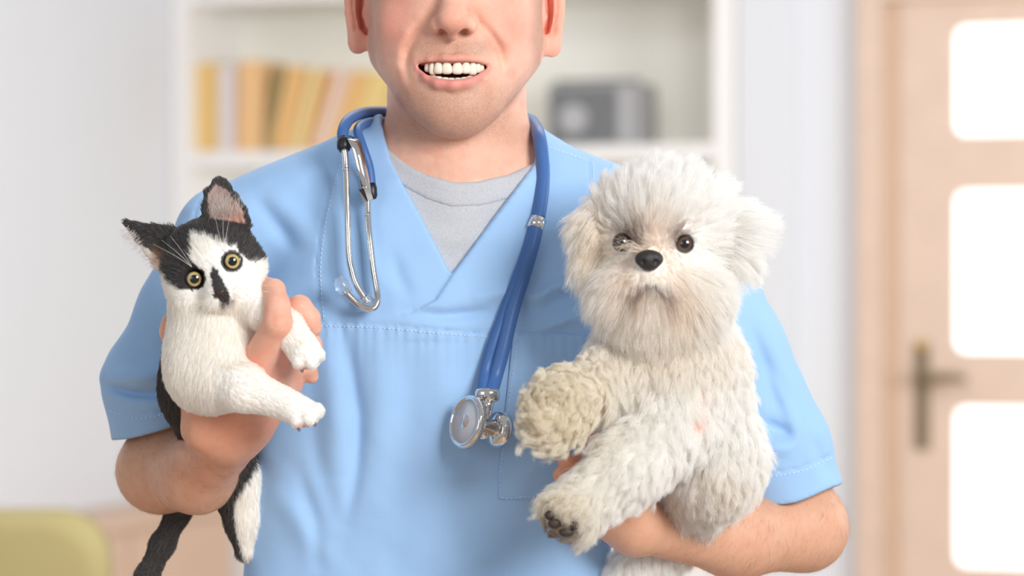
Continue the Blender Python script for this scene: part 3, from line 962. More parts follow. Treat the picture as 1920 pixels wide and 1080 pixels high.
def paint_skin(V, N):
    x, y, f = unproj(V)
    base = lin(236, 184, 161); col = np.tile(base, (len(V), 1))
    n1 = noise3(V, 60, 3) - 0.5; col *= (1 + 0.10 * n1 + 0.07 * (noise3(V, 230, 8) - 0.5))[:, None]; col = mixc(col, lin(232, 150, 128), 0.3 * sstep(0.5, 0.85, noise3(V, 95, 9)))
    face = (y < 340) & (x > 600) & (x < 1110)
    red = lin(222, 140, 120); tanc = lin(208, 158, 124)
    col = mixc(col, tanc, np.where(y > 760, 0.6, 0))
    col = mixc(col, lin(232, 146, 130), 0.55 * face * (blob(x, y, 735, 40, 48, 60) + 0.7 * blob(x, y, 958, 40, 44, 60)))
    col = mixc(col, red, face * 0.45 * blob(x, y, 849, 40, 36, 30) * (f > 180))
    ear = face & ((x < 694) | (x > 1014)) & (f < 40)
    col = mixc(col, lin(242, 168, 148), ear * 0.6)
    grv = np.zeros(len(x))
    for s, ex, dy in ((-1, 668, 0), (1, 1037, 6)):
        dd, _, _ = segdist(x, y, [(ex + s * 8, -60 + dy), (ex + s * 9.5, -20 + dy), (ex + s * 8, 20 + dy), (ex + s * 3, 52 + dy)]); grv += np.exp(-(dd / 4) ** 2)
        dd, _, _ = segdist(x, y, [(ex - s * 10, -30 + dy), (ex - s * 8, 0 + dy), (ex - s * 9, 30 + dy), (ex - s * 14, 50 + dy)]); grv += np.exp(-(dd / 6) ** 2)
    col = mixc(col, lin(222, 112, 82), ear * 0.5 * np.clip(grv, 0, 1))
    # hand knuckles and creases a little redder
    hand = (x < 640) & (y > 500) & (f > 150)
    col = mixc(col, lin(232, 150, 124), hand * 0.22); col = mixc(col, lin(228, 110, 86), hand * 0.35 * blob(x, y, 470, 680, 26, 22)); col = mixc(col, lin(226, 120, 96), hand * 0.25 * (blob(x, y, 525, 600, 18, 12) + blob(x, y, 430, 800, 60, 50)))
    h2 = (x > 1000) & (x < 1150) & (y > 780) & (y < 920); col = mixc(col, lin(222, 150, 124), h2 * 0.5)  # fingers under the dog tinted darker, their shade put into the skin colour
    # stubble
    st = face * np.clip(sstep(118, 190, y) * sstep(-20, 70, f) + 1.3 * blob(x, y, 806, 90, 34, 17) + 1.3 * blob(x, y, 890, 90, 34, 17) + 0.4 * blob(x, y, 849, 88, 20, 12)
                        + sstep(730, 690, x) * (y < 190) + sstep(985, 1015, x) * (y < 190), 0, 1)
    st *= 1 - 0.85 * sstep(225, 300, y); st *= (1 - ear)
    st *= 1 - 0.9 * np.clip(blob(x, y, 745, 100, 30, 70) + blob(x, y, 960, 100, 30, 70), 0, 1)
    col = mixc(col, lin(190, 146, 124), 0.66 * st)
    # lips, mouth lining
    ul, _, _ = segdist(x, y, [(786, 121), (806, 114), (834, 109), (848, 111), (862, 109), (890, 114), (912, 122)])
    ll, _, _ = segdist(x, y, [(786, 127), (800, 144), (822, 155), (849, 158), (876, 154), (897, 143), (912, 127)])
    lip = np.clip(sstep(9, 3, ul) + sstep(14, 6, ll), 0, 1) * face * (f > 140)
    lc = np.where((y < 128)[:, None], lin(220, 150, 134), lin(224, 142, 134)); col = mixc(col, lc, lip * 0.8); st *= 1 - lip
    ins = face & (y > 112) & (y < 152) & (x > 784) & (x < 913) & (f < 150 + 30 * (1 - ((x - 849) / 66) ** 2)) & (f > 60)
    col = mixc(col, lin(120, 40, 34), ins * 0.95); st *= ~ins
    nost = np.clip(blob(x, y, 827, 62, 9, 6) + blob(x, y, 873, 62, 9, 6), 0, 1) * (f > 100) * (f < 214)
    col = mixc(col, lin(120, 54, 40), nost * 0.7)  # dark of the nostril hollows painted into the skin
    col = mixc(col, lin(90, 62, 46), 0.8 * face * (f > 100) * (blob(x, y, 785, EYE_Y - 44, 40, 9) + blob(x, y, 920, EYE_Y - 44, 40, 9)))
    return np.clip(col, 0, 1), np.clip(st, 0, 1)


SKIN = attr_material('skin', 0.48, sss=0.13, bump=0.5, bscale=800, noise=0.09, nscale=150, stubble=True, spec=0.35)
body_f = build_body()
Vb, Fb = body_f.mesh(0.0017, (-0.42, -0.22, 0.08), (0.36, 0.16, 1.86), smooth=2)
Nb = vnormals(Vb, Fb)
colb, stb = paint_skin(Vb, Nb)
man = obj_np('person', Vb, Fb, SKIN, col=colb); set_val(man.data, stb, 'stubble')
tag(man, 'smiling man in light blue scrubs holding a kitten and a white dog', 'person')
print('body', len(Vb))

# teeth
TOOTH = material('tooth_enamel', lin(240, 231, 212), 0.3, sss=0.2); GUM = material('gum', lin(222, 140, 132), 0.35)
up = [(803, 126.5, 158, 5.2, 9.5), (809.5, 128, 166, 6, 12.5), (811.5, 128.6, 168, 5.6, 12.3), (822.5, 127.5, 176, 8.0, 11.5), (838, 127.5, 179, 9.3, 12), (857.5, 127.8, 179, 9.5, 12), (873.5, 127.3, 176, 8.0, 11.5), (886, 128.3, 170, 7.4, 13), (895, 127, 164, 6, 10.5), (901, 126.5, 158, 5, 9.5)]
up = [up[0]] + up[2:]
low = [(812, 148, 160, 6.5, 8), (822, 150.5, 166, 7, 8), (834, 152.5, 170, 7, 8), (846, 153.5, 171, 6.6, 8), (859, 153.5, 171, 6.6, 8), (871, 152, 169, 7, 8), (882, 149.5, 164, 6.5, 8)]
for rows, sgn in ((up, 1), (low, -1)):
    for (tx, ty, tf, rw, rh) in rows:
        V, F = ball_vf((0, 0, 0), 1.0, nu=16, nv=12)
        q = np.sign(V) * np.abs(V) ** 0.74
        q[:, 0] *= 1 - 0.24 * sgn * q[:, 2]
        ang = (tx - 849) / 60.0 * 0.75
        q = q * np.array([R(rw + 0.8, tf), R(8, tf), R(rh, tf)])
        q = q @ np.array(Matrix.Rotation(ang, 3, 'Z')).T
        obj_np('tooth', q + P(tx, ty, tf - 4), F, TOOTH, man)
gp = catmull([P(*q) for q in ((790, 117, 140), (808, 115, 158), (830, 113, 170), (848, 113, 173), (868, 113, 170), (890, 114, 158), (906, 117, 140))], 6)
V, F = tube_vf(gp, R(6.5), 10); obj_np('gum', V, F, GUM, man)
V, F = ball_vf(P(849, 160, 130), (R(44), R(46), R(16))); obj_np('tongue', V, F, material('tongue_flesh', lin(196, 88, 78), 0.4, sss=0.2), man)

# eyes and hair (above the frame)
EYEM = material('eye_white', lin(238, 232, 228), 0.1); IRISM = material('eye_iris', lin(92, 110, 120), 0.15); BLACKM = material('eye_pupil', (0.004, 0.004, 0.004), 0.1)
for ex in (784, 921):
    e = obj_np('eye', *ball_vf(P(ex, EYE_Y, 148), R(25, 148)), EYEM, man)
    for nm, r, ff, m in (('iris', 11.5, 171.5, IRISM), ('pupil', 5, 173.2, BLACKM)):
        V, F = ball_vf(P(ex, EYE_Y, ff), (R(r), R(2.2), R(r))); obj_np(nm, V, F, m, e)


def build_hair():
    f = Field()
    f.ell((855, -82, -25), (172, 236, 208), k=10)
    def cut(p):
        x, y, ff = unproj(p)
        line = np.interp(ff, [-260, -120, -10, 20, 60, 120, 170, 230], [90, 60, -40, 0, 8, -150, -215, -225])
        return np.maximum((y - line) / S, -1)
    f.add(cut, (-1, -1, 0), (1, 1, 3), 0.004, 'i')
    f.disp = lambda p: (noise3(p * np.array([1, 1, 0.35]), 260, 5) - 0.5) * 0.004
    return f


Vh, Fh = build_hair().mesh(0.0028, (-0.14, -0.13, 1.35), (0.05, 0.13, 1.86), smooth=1)
obj_np('hair', Vh, Fh, material('dark_brown_hair', lin(74, 58, 46), 0.6, bump=0.5, bscale=300), man)

# ------------------------------------------------------------------ clothes
BLUE = cloth_material('light_blue_cotton', lin(160, 197, 238), weave=2600, bump=0.14)
BLUE_ST = material('pale_blue_thread', lin(214, 232, 250), 0.8)
GREYC = cloth_material('grey_marl_jersey', lin(190, 192, 198), weave=2400, bump=0.3, heather=0.10)
PY = [180, 240, 290, 335, 450, 600, 700, 800, 900, 1000, 1080, 1180, 1300]
CXs = [857, 857, 857, 857, 857, 850, 842, 832, 820, 806, 800, 798, 798]
HW = [120, 150, 190, 255, 350, 384, 372, 356, 346, 342, 344, 350, 352]
FF_ = [10, 38, 72, 100, 128, 142, 146, 147, 145, 140, 136, 134, 134]
FB_ = [-150, -165, -180, -195, -200, -195, -180, -170, -165, -165, -168, -175, -180]


def torso_fn(grow):
    def fn(p):
        x, y, f = unproj(p)
        cx = np.interp(y, PY, CXs); hw = np.interp(y, PY, HW) + grow; ff = np.interp(y, PY, FF_) + grow; fb = np.interp(y, PY, FB_) - grow
        c = (ff + fb) / 2; hd = (ff - fb) / 2; n = 2.5
        a = np.abs(x - cx) / hw + 1e-6; b = np.abs(f - c) / hd + 1e-6
        m = (a ** n + b ** n) ** (1 / n)
        g = np.sqrt((a ** (n - 1) / hw) ** 2 + (b ** (n - 1) / hd) ** 2) / m ** (n - 1)
        d = (m - 1) / (g + 1e-9)
        return np.maximum(d, np.maximum(232 - y, y - 1330)) / S
    return fn


VL = [(700, 60), (716, 232), (732, 296), (762, 358), (847, 513), (1003, 306), (1008, 60)]
STEP = [(1003, 306), (848, 513), (816, 562), (770, 586), (700, 602)]


def fold(x, y, pts, w, a, asym=0.0):
    d, s, t = segdist(x, y, pts)
    e = np.sin(np.pi * np.clip(t, 0.02, 0.98)) ** 0.6
    w2 = w * np.where(s > 0, 1 + asym, 1 - asym)
    return a * e * np.exp(-(d / w2) ** 2)


# (points in the picture, width, height: + ridge, - valley), all in 1/S m
FOLDS = [
    ([(478, 372), (520, 425), (556, 470)], 16, -7), ([(500, 350), (545, 400), (590, 460)], 22, 5),
    ([(640, 600), (655, 680), (672, 780), (668, 880), (650, 980)], 15, -9), ([(604, 610), (618, 700), (630, 800), (628, 900)], 26, 8),
    ([(700, 610), (715, 720), (716, 850), (700, 980)], 30, 6), ([(580, 760), (600, 880), (640, 1000)], 20, -4),
    ([(500, 910), (545, 960), (620, 1060)], 24, 6), ([(560, 880), (590, 980), (600, 1080)], 16, -6),
    ([(735, 470), (748, 520), (770, 560)], 14, -4), ([(720, 540), (700, 500), (690, 450)], 14, 4),
    ([(1098, 560), (1060, 560), (1016, 584)], 12, -5), ([(1090, 535), (1045, 535), (1000, 562)], 12, 11), ([(1110, 590), (1060, 600), (1000, 622)], 12, 8),
    ([(1060, 380), (1050, 430), (1058, 490)], 20, -4), ([(1085, 560), (1095, 500), (1098, 430)], 18, 5),
    ([(760, 586), (830, 592), (930, 584)], 11, -8), ([(880, 560), (960, 545), (1010, 560)], 15, 7),
    ([(820, 640), (840, 740), (850, 860)], 34, 3.5), ([(765, 640), (770, 730), (760, 820)], 26, -2.5),
    ([(900, 860), (880, 960), (860, 1070)], 30, -4), ([(820, 900), (790, 1000), (780, 1080)], 36, 4), ([(1000, 960), (970, 1030), (950, 1090)], 24, -4),
    ([(640, 270), (612, 400), (594, 500)], 10, 2.0),
    ([(196, 722), (250, 737), (322, 742)], 8, -13), ([(196, 704), (255, 706), (320, 700)], 20, 14), ([(300, 560), (316, 620), (330, 690)], 20, -5),
    ([(345, 400), (372, 390), (392, 380)], 10, 2),
    ([(1395, 590), (1430, 680), (1462, 770)], 16, -7), ([(1420, 590), (1470, 690), (1520, 790)], 22, 5), ([(1428, 790), (1470, 812), (1492, 830)], 14, -11), ([(1418, 850), (1470, 838), (1500, 815)], 16, 7),
    ([(1440, 700), (1476, 760), (1500, 822)], 12, 5), ([(1520, 820), (1545, 870), (1562, 905)], 12, -4),
]


def scrub_disp(p):
    x, y, f = unproj(p)
    h = np.zeros(len(p))
    front = sstep(-110, -20, f)
    for pts, w, a in FOLDS:
        x0 = min(q[0] for q in pts) - 3 * w; x1 = max(q[0] for q in pts) + 3 * w; y0 = min(q[1] for q in pts) - 3 * w; y1 = max(q[1] for q in pts) + 3 * w
        m = (x > x0) & (x < x1) & (y > y0) & (y < y1)
        if m.any(): h[m] += fold(x[m], y[m], pts, w, a)
    # the right panel laps over the left one
    m = (x > 660) & (x < 1010) & (y > 300) & (y < 640)
    if m.any():
        d, s, t = segdist(x[m], y[m], STEP)
        h[m] += 6.0 * np.where(s > 0, 0.0, 1.0) * sstep(0, 2.5, d) * np.exp(-(d / 60) ** 2) * sstep(1.0, 0.75, t)
    # yoke seam and gathers below it
    m = (x > 560) & (x < 1130) & (y > 560) & (y < 760)
    if m.any():
        ys = np.interp(x[m], [560, 600, 720, 840, 940, 1130], [600, 604, 609, 620, 628, 632])
        dd = y[m] - ys
        h[m] += -2.4 * np.exp(-(dd / 2.2) ** 2) + 1.4 * np.sin(x[m] * 0.33 + 0.8 * np.sin(x[m] * 0.11)) * np.exp(-np.clip(dd, 0, None) / 34) * (dd > 0)
    # raised seams
    for pts in ([(648, 252), (622, 330), (600, 430), (592, 500), (600, 604)], [(1104, 300), (1106, 380)], [(398, 346), (372, 380), (360, 420), (352, 520)], [(205, 762), (262, 778), (322, 768)], [(1562, 852), (1500, 878), (1424, 890)]):
        m = (np.abs(x - np.mean([q[0] for q in pts])) < 110) & (y > min(q[1] for q in pts) - 12) & (y < max(q[1] for q in pts) + 12)
        if m.any():
            d, s, _ = segdist(x[m], y[m], pts)
            h[m] += -2.2 * np.exp(-(d / 2.0) ** 2)
    h += 3.0 * (noise3(p, 28, 11) - 0.5) + 1.2 * (noise3(p, 70, 12) - 0.5)
    return -1.5 * h * front / S


def tshirt_field(grow, extra=0):
    f = Field()
    f.add(torso_fn(grow), (-0.5, -0.2, 0.9), (0.5, 0.2, 1.6), R(60))
    f.cone((730, 306, -40, 76 + grow), (432, 450, -40, 90 + grow), 60); f.cone((985, 332, -40, 76 + grow), (1283, 462, -40, 90 + grow), 60)
    f.cone((857, 250, -42, 141 + extra), (858, 420, -34, 146 + extra), 18)
    return f


def neckline(x, f):
    y = np.interp(x, [700, 722, 760, 800, 850, 900, 950, 1000, 1020], [258, 274, 306, 328, 342, 340, 328, 306, 290])
    return np.where(f > -40, y, 0) * sstep(-60, 20, f) + (1 - sstep(-60, 20, f)) * 268


def cut_neck(off):
    def fn(p):
        x, y, f = unproj(p); return (neckline(x, f) + off - y) / S * 0.85
    return fn


ts = tshirt_field(-12)
ts.add(cut_neck(3), (-0.6, -0.4, 0.8), (0.6, 0.4, 2), 0.0015, 'i')
ts.add(lambda p: (unproj(p)[1] - 760) / S, (-0.6, -0.4, 0.8), (0.6, 0.4, 2), 0.0015, 'i')
ts.disp = lambda p: (lambda x, y, f: (fold(x, y, [(800, 440), (850, 452), (920, 430)], 14, 3) + fold(x, y, [(790, 415), (850, 425), (930, 405)], 12, -3) + fold(x, y, [(800, 490), (850, 480), (880, 470)], 10, -2)) / S * -1)(*unproj(p))
V, F = ts.mesh(0.0024, (-0.36, -0.12, 1.3), (0.32, 0.14, 1.62))
tshirt = obj_np('t_shirt', V, F, GREYC, man)
tshirt['label'] = 'grey marl crew neck t-shirt showing in the v-neck'
cb = tshirt_field(-8, 4)
cb.add(cut_neck(0), (-0.6, -0.4, 0.8), (0.6, 0.4, 2), 0.003, 'i')
cb.add(lambda p: -cut_neck(47)(p), (-0.6, -0.4, 0.8), (0.6, 0.4, 2), 0.003, 'i')
cb.disp = lambda p: 0.0002 * np.sin(unproj(p)[0] * 1.5)
V, F = cb.mesh(0.002, (-0.2, -0.14, 1.3), (0.15, 0.14, 1.66))
obj_np('collar_band', V, F, GREYC, tshirt)


def hem_cut(a, b, flip=1):
    """remove what lies below the line a-b in the picture"""
    def fn(p):
        x, y, f = unproj(p); dx, dy = b[0] - a[0], b[1] - a[1]; L = math.hypot(dx, dy)
        return flip * ((x - a[0]) * -dy + (y - a[1]) * dx) / L / S
    return fn


scrub_f = Field()
scrub_f.add(torso_fn(0), (-0.5, -0.2, 0.9), (0.5, 0.2, 1.6), R(60))
scrub_f.cone((730, 300, -40, 80), (428, 445, -40, 97), 50); scrub_f.cone((985, 326, -40, 80), (1286, 462, -40, 97), 50)


def sleeve(f, pts, k=26):
    for a, b in zip(pts[:-1], pts[1:]): f.cone(a, b, k)


sl = Field()
sleeve(sl, [(428, 445, -40, 97), (352, 590, -40, 94), (298, 722, -40, 103), (300, 880, -40, 84)])
sl.ell((300, 840, -40), (72, 72, 86), k=6, op='s'); sl.cone((330, 750, -45, 78), (300, 900, -45, 74), 6, 's')
sr = Field()
sleeve(sr, [(1286, 462, -40, 97), (1376, 660, -45, 96), (1455, 842, -45, 100), (1500, 960, -45, 96)])
sr.cone((1450, 850, -50, 80), (1505, 990, -50, 80), 6, 's')
hl_ = hem_cut((212, 824), (330, 798)); hr_ = hem_cut((1420, 948), (1584, 906))


def bowed(h, ax, ay, amt, flip):
    """a hem that hangs lower at the front and the side than straight"""
    return lambda p: h(p) - amt / S * np.exp(-((unproj(p)[0] - ax) / ay) ** 2)


def slv(field, hem):
    def fn(p):
        return np.maximum(field.eval(p), hem(p))
    return fn


scrub_f.add(slv(sl, bowed(hl_, 262, 50, 6, 1)), (-0.42, -0.12, 1.25), (-0.14, 0.14, 1.62), R(14))
scrub_f.add(slv(sr, bowed(hr_, 1490, 60, 12, 1)), (0.08, -0.12, 1.2), (0.36, 0.14, 1.62), R(14))


def vneck(p):
    x, y, f = unproj(p)
    m = inpoly(x, y, VL)
    d, _, _ = segdist(x, y, VL + [VL[0]])
    return np.maximum(np.where(m, -d, d), -30 - f) / S


scrub_f.add(vneck, (-0.14, -0.3, 1.44), (0.04, 0.02, 1.7), 0.001, 's')
scrub_f.cone((857, 60, -46, 141), (858, 330, -46, 141), 4, 's')
scrub_f.disp = scrub_disp
V, F = scrub_f.mesh(0.0019, (-0.42, -0.2, 1.06), (0.36, 0.16, 1.64), smooth=2)
scrub = obj_np('scrub_top', V, F, BLUE, man); scrub['label'] = 'light blue short sleeved v-neck scrub top'
print('scrub', len(V))
dg = [tuple(map(float, v)) for v in V]
scrub_bvh = BVHTree.FromPolygons(dg, F.tolist())
CAM = Vector((0, -D0, ZC))


def cast(px, py, bvh=None, off=0.0):
    d = (Vector(P(px, py, 0)) - CAM).normalized()
    hit, nrm, _, _ = (bvh or scrub_bvh).ray_cast(CAM, d)
    if hit is None: return None, None
    if nrm.dot(d) > 0: nrm = -nrm
    return np.array(hit + nrm * off), np.array(nrm)


def stitch_line(pts, n, name='stitching', dash=5.0, gap=3.4, r=0.85, parent=None):
    c = catmull([(a, b, 0) for a, b in pts], 24)[:, :2]
    L = np.concatenate([[0], np.cumsum(np.linalg.norm(np.diff(c, axis=0), axis=1))])
    parts = []; s = 0
    while s < L[-1]:
        q = []
        for u in (s, s + dash * 0.5, s + dash):
            x, y = np.interp(u, L, c[:, 0]), np.interp(u, L, c[:, 1]); h, _ = cast(x, y, off=R(0.7))
            if h is not None: q.append(h)
        if len(q) == 3 and np.linalg.norm(q[0] - q[2]) < 0.006: parts.append(tube_vf(q, R(r), 5))
        s += dash + gap
    if parts:
        V, F = merge_vf(parts); o = obj_np(name, V, F, BLUE_ST, parent or scrub); o['kind'] = 'stuff'; return o


# chest pocket
def patch(pts_fn, nu, nv, th, name):
    top, bot = [], []
    for j in range(nv + 1):
        for i in range(nu + 1):
            x, y = pts_fn(i / nu, j / nv); h, n = cast(x, y)
            if h is None: h = P(x, y, 146); n = np.array([0, -1, 0.])
            top.append(h + n * th); bot.append(h - n * 0.002)
    m = (nu + 1) * (nv + 1); F = []
    for j in range(nv):
        for i in range(nu):
            a = j * (nu + 1) + i
            F.append([a, a + nu + 1, a + nu + 2, a + 1]); F.append([m + a, m + a + 1, m + a + nu + 2, m + a + nu + 1])
    rim = [i for i in range(nu + 1)] + [j * (nu + 1) + nu for j in range(1, nv + 1)] + [nv * (nu + 1) + i for i in range(nu - 1, -1, -1)] + [j * (nu + 1) for j in range(nv - 1, 0, -1)]
    for a, b in zip(rim, rim[1:] + rim[:1]): F.append([a, b, m + b, m + a])
    return obj_np(name, np.array(top + bot), F, BLUE, scrub)


def pocket_xy(u, v):
    xl = 962 - 27 * min(v * 1.2, 1.0); y0 = 622 + 8 * u; return xl + (1160 - xl) * u, y0 + (936 - y0) * v


pk = patch(pocket_xy, 60, 84, R(3.2), 'chest_pocket')
stitch_line([(600, 611), (720, 616), (840, 627), (940, 634)], 1)
stitch_line([(655, 262), (630, 335), (609, 430), (601, 505), (607, 600)], 1)
stitch_line([(207, 770), (262, 784), (320, 774)], 1)
stitch_line([(1560, 858), (1500, 884), (1426, 896)], 1)
stitch_line([(1112, 306), (1114, 372)], 1)
stitch_line([(1028, 276), (1070, 290), (1110, 304)], 1)
pb = BVHTree.FromObject(pk, bpy.context.evaluated_depsgraph_get())
scrub_bvh_keep = scrub_bvh; scrub_bvh = pb
stitch_line([(968, 640), (953, 760), (941, 860), (940, 930), (990, 930), (1030, 930)], 1, parent=pk)
scrub_bvh = scrub_bvh_keep

# trousers and shoes (below the frame)
tr_f = Field()
tr_f.cone((735, 1250, 0, 150), (865, 1250, 0, 150), 60); tr_f.cone((735, 1190, 0, 150), (865, 1190, 0, 150), 60)
for x0, x1 in ((-0.14, -0.165), (0.02, 0.055)):
    tr_f.cone_m(np.array([x0, 0.0, 0.95]), np.array([x1, 0.02, 0.5]), 0.098, 0.085, 0.05); tr_f.cone_m(np.array([x1, 0.02, 0.5]), np.array([x1, 0.035, 0.02]), 0.085, 0.08, 0.03)
tr_f.add(lambda p: 0.06 - p[:, 2], (-1, -1, 0), (1, 1, 2), 0.003, 'i')
tr_f.disp = lambda p: (noise3(p, 18, 4) - 0.5) * 0.006
V, F = tr_f.mesh(0.005, (-0.32, -0.16, 0.0), (0.22, 0.16, 1.2)); obj_np('trousers', V, F, BLUE, man)
SHOE = material('white_clog', lin(225, 225, 225), 0.4)
for x0 in (-0.168, 0.058):
    sf = Field()
    sf.cone_m(np.array([x0, 0.05, 0.045]), np.array([x0, -0.13, 0.035]), 0.042, 0.04, 0.02); sf.cone_m(np.array([x0, 0.045, 0.06]), np.array([x0, -0.01, 0.06]), 0.045, 0.042, 0.03)
    sf.add(lambda p: -p[:, 2], (-1, -1, 0), (1, 1, 2), 0.003, 'i')
    V, F = sf.mesh(0.004, (x0 - 0.07, -0.2, -0.02), (x0 + 0.07, 0.12, 0.13)); obj_np('shoe', V, F, SHOE, man)


# hair on the forearms
def arm_hair():
    r = np.random.default_rng(3)
    x, y, f = unproj(Vb)
    w = ((y > 790) & (x < 520) & (f < 235)) * 1.0 + ((y > 880) & (x > 1140) & (f < 170)) * 1.2
    w = w * (Nb[:, 1] < 0.4)
    tri, bary = sample_roots(Vb, Fb, 5200, w + 1e-9, r)
    p = interp(Vb, tri, bary); nn = interp(Nb, tri, bary); nn /= np.linalg.norm(nn, axis=1, keepdims=True)
    px, py, pf = unproj(p)
    c = np.where((px < 700)[:, None], np.array([0.3, -0.4, -0.6]), np.array([-0.3, -0.2, -0.85]))
    c = c + r.normal(0, 0.25, c.shape); c = c - nn * (c * nn).sum(1)[:, None]; c /= np.linalg.norm(c, axis=1, keepdims=True) + 1e-6
    L = (10 + 12 * r.random(len(p))) / S
    d0 = nn * 0.4 + c; d0 /= np.linalg.norm(d0, axis=1, keepdims=True)
    pts, _ = strands(p, d0, L, 5, r, rnd=0.1, bend=c * 0.98 + nn * 0.1)
    col = np.tile(lin(150, 110, 82), (len(p), 1)) * (0.7 + 0.6 * r.random((len(p), 1)))
    o = curves_obj('arm_hair', pts, np.full(len(p), 0.000042), col, hair_material('arm_hair', 0.4, 0.2, 0.05), man); o['kind'] = 'stuff'


arm_hair()
# ------------------------------------------------------------------ stethoscope
TUBE = material('blue_rubber_tube', lin(66, 106, 166), 0.42, spec=0.4)
CHROME = material('chrome', (0.82, 0.8, 0.78), 0.09, 1.0)
RUBBER = material('black_rubber', lin(28, 30, 36), 0.4)
m_, nt_, b_ = nodes('clear_plastic')
m2_, nt2_, b2__ = nodes('diaphragm_film'); b2__.inputs['Base Color'].default_value = (0.86, 0.92, 0.99, 1); b2__.inputs['Roughness'].default_value = 0.18; b2__.inputs['Transmission Weight'].default_value = 0.3; b2__.inputs['IOR'].default_value = 1.4
b_.inputs['Base Color'].default_value = (0.82, 0.91, 1, 1); b_.inputs['Roughness'].default_value = 0.12; b_.inputs['Transmission Weight'].default_value = 0.85; b_.inputs['IOR'].default_value = 1.35
CLEAR = m_
st = empty('stethoscope', P(858, 300, 150)); tag(st, 'blue tubed chrome stethoscope hung round the neck of the person', 'stethoscope')


def tpart(name, V, F, m, parent=None, smooth=True):
    o = obj_np(name, V, F, m, None, smooth=smooth)
    if parent is None:
        o.parent = st; o.matrix_parent_inverse = Matrix.Translation(-Vector(st.location))
    else:
        o.parent = parent
    return o


def surf(px, py, lift):
    """a point lying lift pixels above the scrub at this place"""
    h, n = cast(px, py)
    if h is None: return P(px, py, 60)
    f = -h[1] * S + lift
    return P(px, py, f)


def smooth_path(pts, n=10):
    return catmull(pts, n)


NECKB = [P(760, 205, -180), P(850, 200, -206), P(945, 215, -180)]
pathA = NECKB + [P(990, 226, -110), P(1003, 238, -40), P(1012, 262, 40), surf(1018, 318, 11), surf(1016, 365, 11), surf(1009, 410, 12)]
pa = smooth_path(pathA)
V, F = tube_vf(pa, R(14), 16, flat=(1.0, 0.9)); tpart('tube', V, F, TUBE)
pb_ = smooth_path([surf(1009, 408, 12), surf(999, 455, 15), surf(980, 520, 16), surf(961, 580, 17), surf(944, 650, 18), surf(929, 705, 22), P(920, 738, 190)])
V, F = tube_vf(pb_, R(13.5), 16); tpart('tube', V, F, TUBE)
pc_ = smooth_path([surf(1004, 420, 9), surf(990, 470, 9), surf(968, 530, 9), surf(947, 585, 10), surf(925, 645, 12), surf(911, 695, 16), P(906, 738, 186)])
V, F = tube_vf(pc_, R(11.5), 16); tpart('tube', V, F, TUBE)
a_, b2_ = surf(1010, 411, 12), surf(1003, 429, 13)
V, F = tube_vf([a_, b2_], R(15.5), 20); tpart('metal_ring', V, F, CHROME)
# the two arms of the headset over the other shoulder
p1 = smooth_path([P(760, 212, -172), P(716, 210, -90), P(682, 212, -20), P(655, 224, 52), P(643, 246, 92), P(645, 270, 108)])
V, F = tube_vf(p1, R(10.8), 14); tpart('tube', V, F, TUBE)
p2 = smooth_path([P(770, 224, -165), P(722, 228, -80), P(688, 230, 0), P(671, 244, 66), P(679, 274, 100), P(692, 314, 108), P(697, 358, 116)])
V, F = tube_vf(p2, R(9), 14); tpart('tube', V, F, TUBE)
V, F = tube_vf([P(644, 262, 104), P(645, 266, 108), P(645, 276, 112), P(647, 284, 114)], R(1) * np.array([11.5, 13.5, 13.5, 9]), 18); tpart('collar', V, F, RUBBER)
V, F = tube_vf([P(696, 345, 117), P(697, 352, 119), P(698, 368, 121), P(699, 374, 121)], R(1) * np.array([8, 9.5, 9.5, 6]), 16); tpart('collar', V, F, RUBBER)
lf = 118
e1 = smooth_path([P(646, 280, lf), P(649, 316, lf + 6), P(652, 413, lf + 26), P(654, 472, lf + 36), P(659, 505, lf + 42), P(669, 535, lf + 46), P(690, 568, lf + 48)])
V, F = tube_vf(e1, R(6.2), 14); ea = tpart('ear_tube', V, F, CHROME)
V, F = tube_vf([P(648.6, 315, lf + 6), P(649, 321, lf + 7)], R(7), 14); tpart('joint', V, F, CHROME, ea)
e2 = smooth_path([P(689, 366, lf + 8), P(690, 402, lf + 16), P(693, 444, lf + 26), P(700, 505, lf + 38), P(707, 545, lf + 46), P(708, 565, lf + 52), P(702, 577, lf + 56), P(691, 579, lf + 58), P(674, 572, lf + 58), P(656, 556, lf + 58), P(645, 543, lf + 58)])
V, F = tube_vf(e2, R(6.2), 14); eb = tpart('ear_tube', V, F, CHROME)
V, F = tube_vf([P(689.5, 400, lf + 15), P(690, 406, lf + 16)], R(7), 14); tpart('joint', V, F, CHROME, eb)


def ear_tip(base, d, px_len):
    d = np.asarray(d, float); d /= np.linalg.norm(d); L = R(px_len)
    V, F = lathe_vf([(-0.1 * L, R(5)), (0, R(11)), (0.25 * L, R(14)), (0.6 * L, R(14.5)), (0.85 * L, R(12)), (1.0 * L, R(7)), (1.02 * L, R(2))], base, d, 24)
    return V, F


V, F = ear_tip(P(650, 549, lf + 58), P(634, 524, lf + 60) - P(650, 549, lf + 58), 32); tpart('ear_tip', V, F, CLEAR)
V, F = ear_tip(P(682, 557, lf + 46), P(694, 574, lf + 44) - P(682, 557, lf + 46), 26); tpart('ear_tip', V, F, CLEAR)
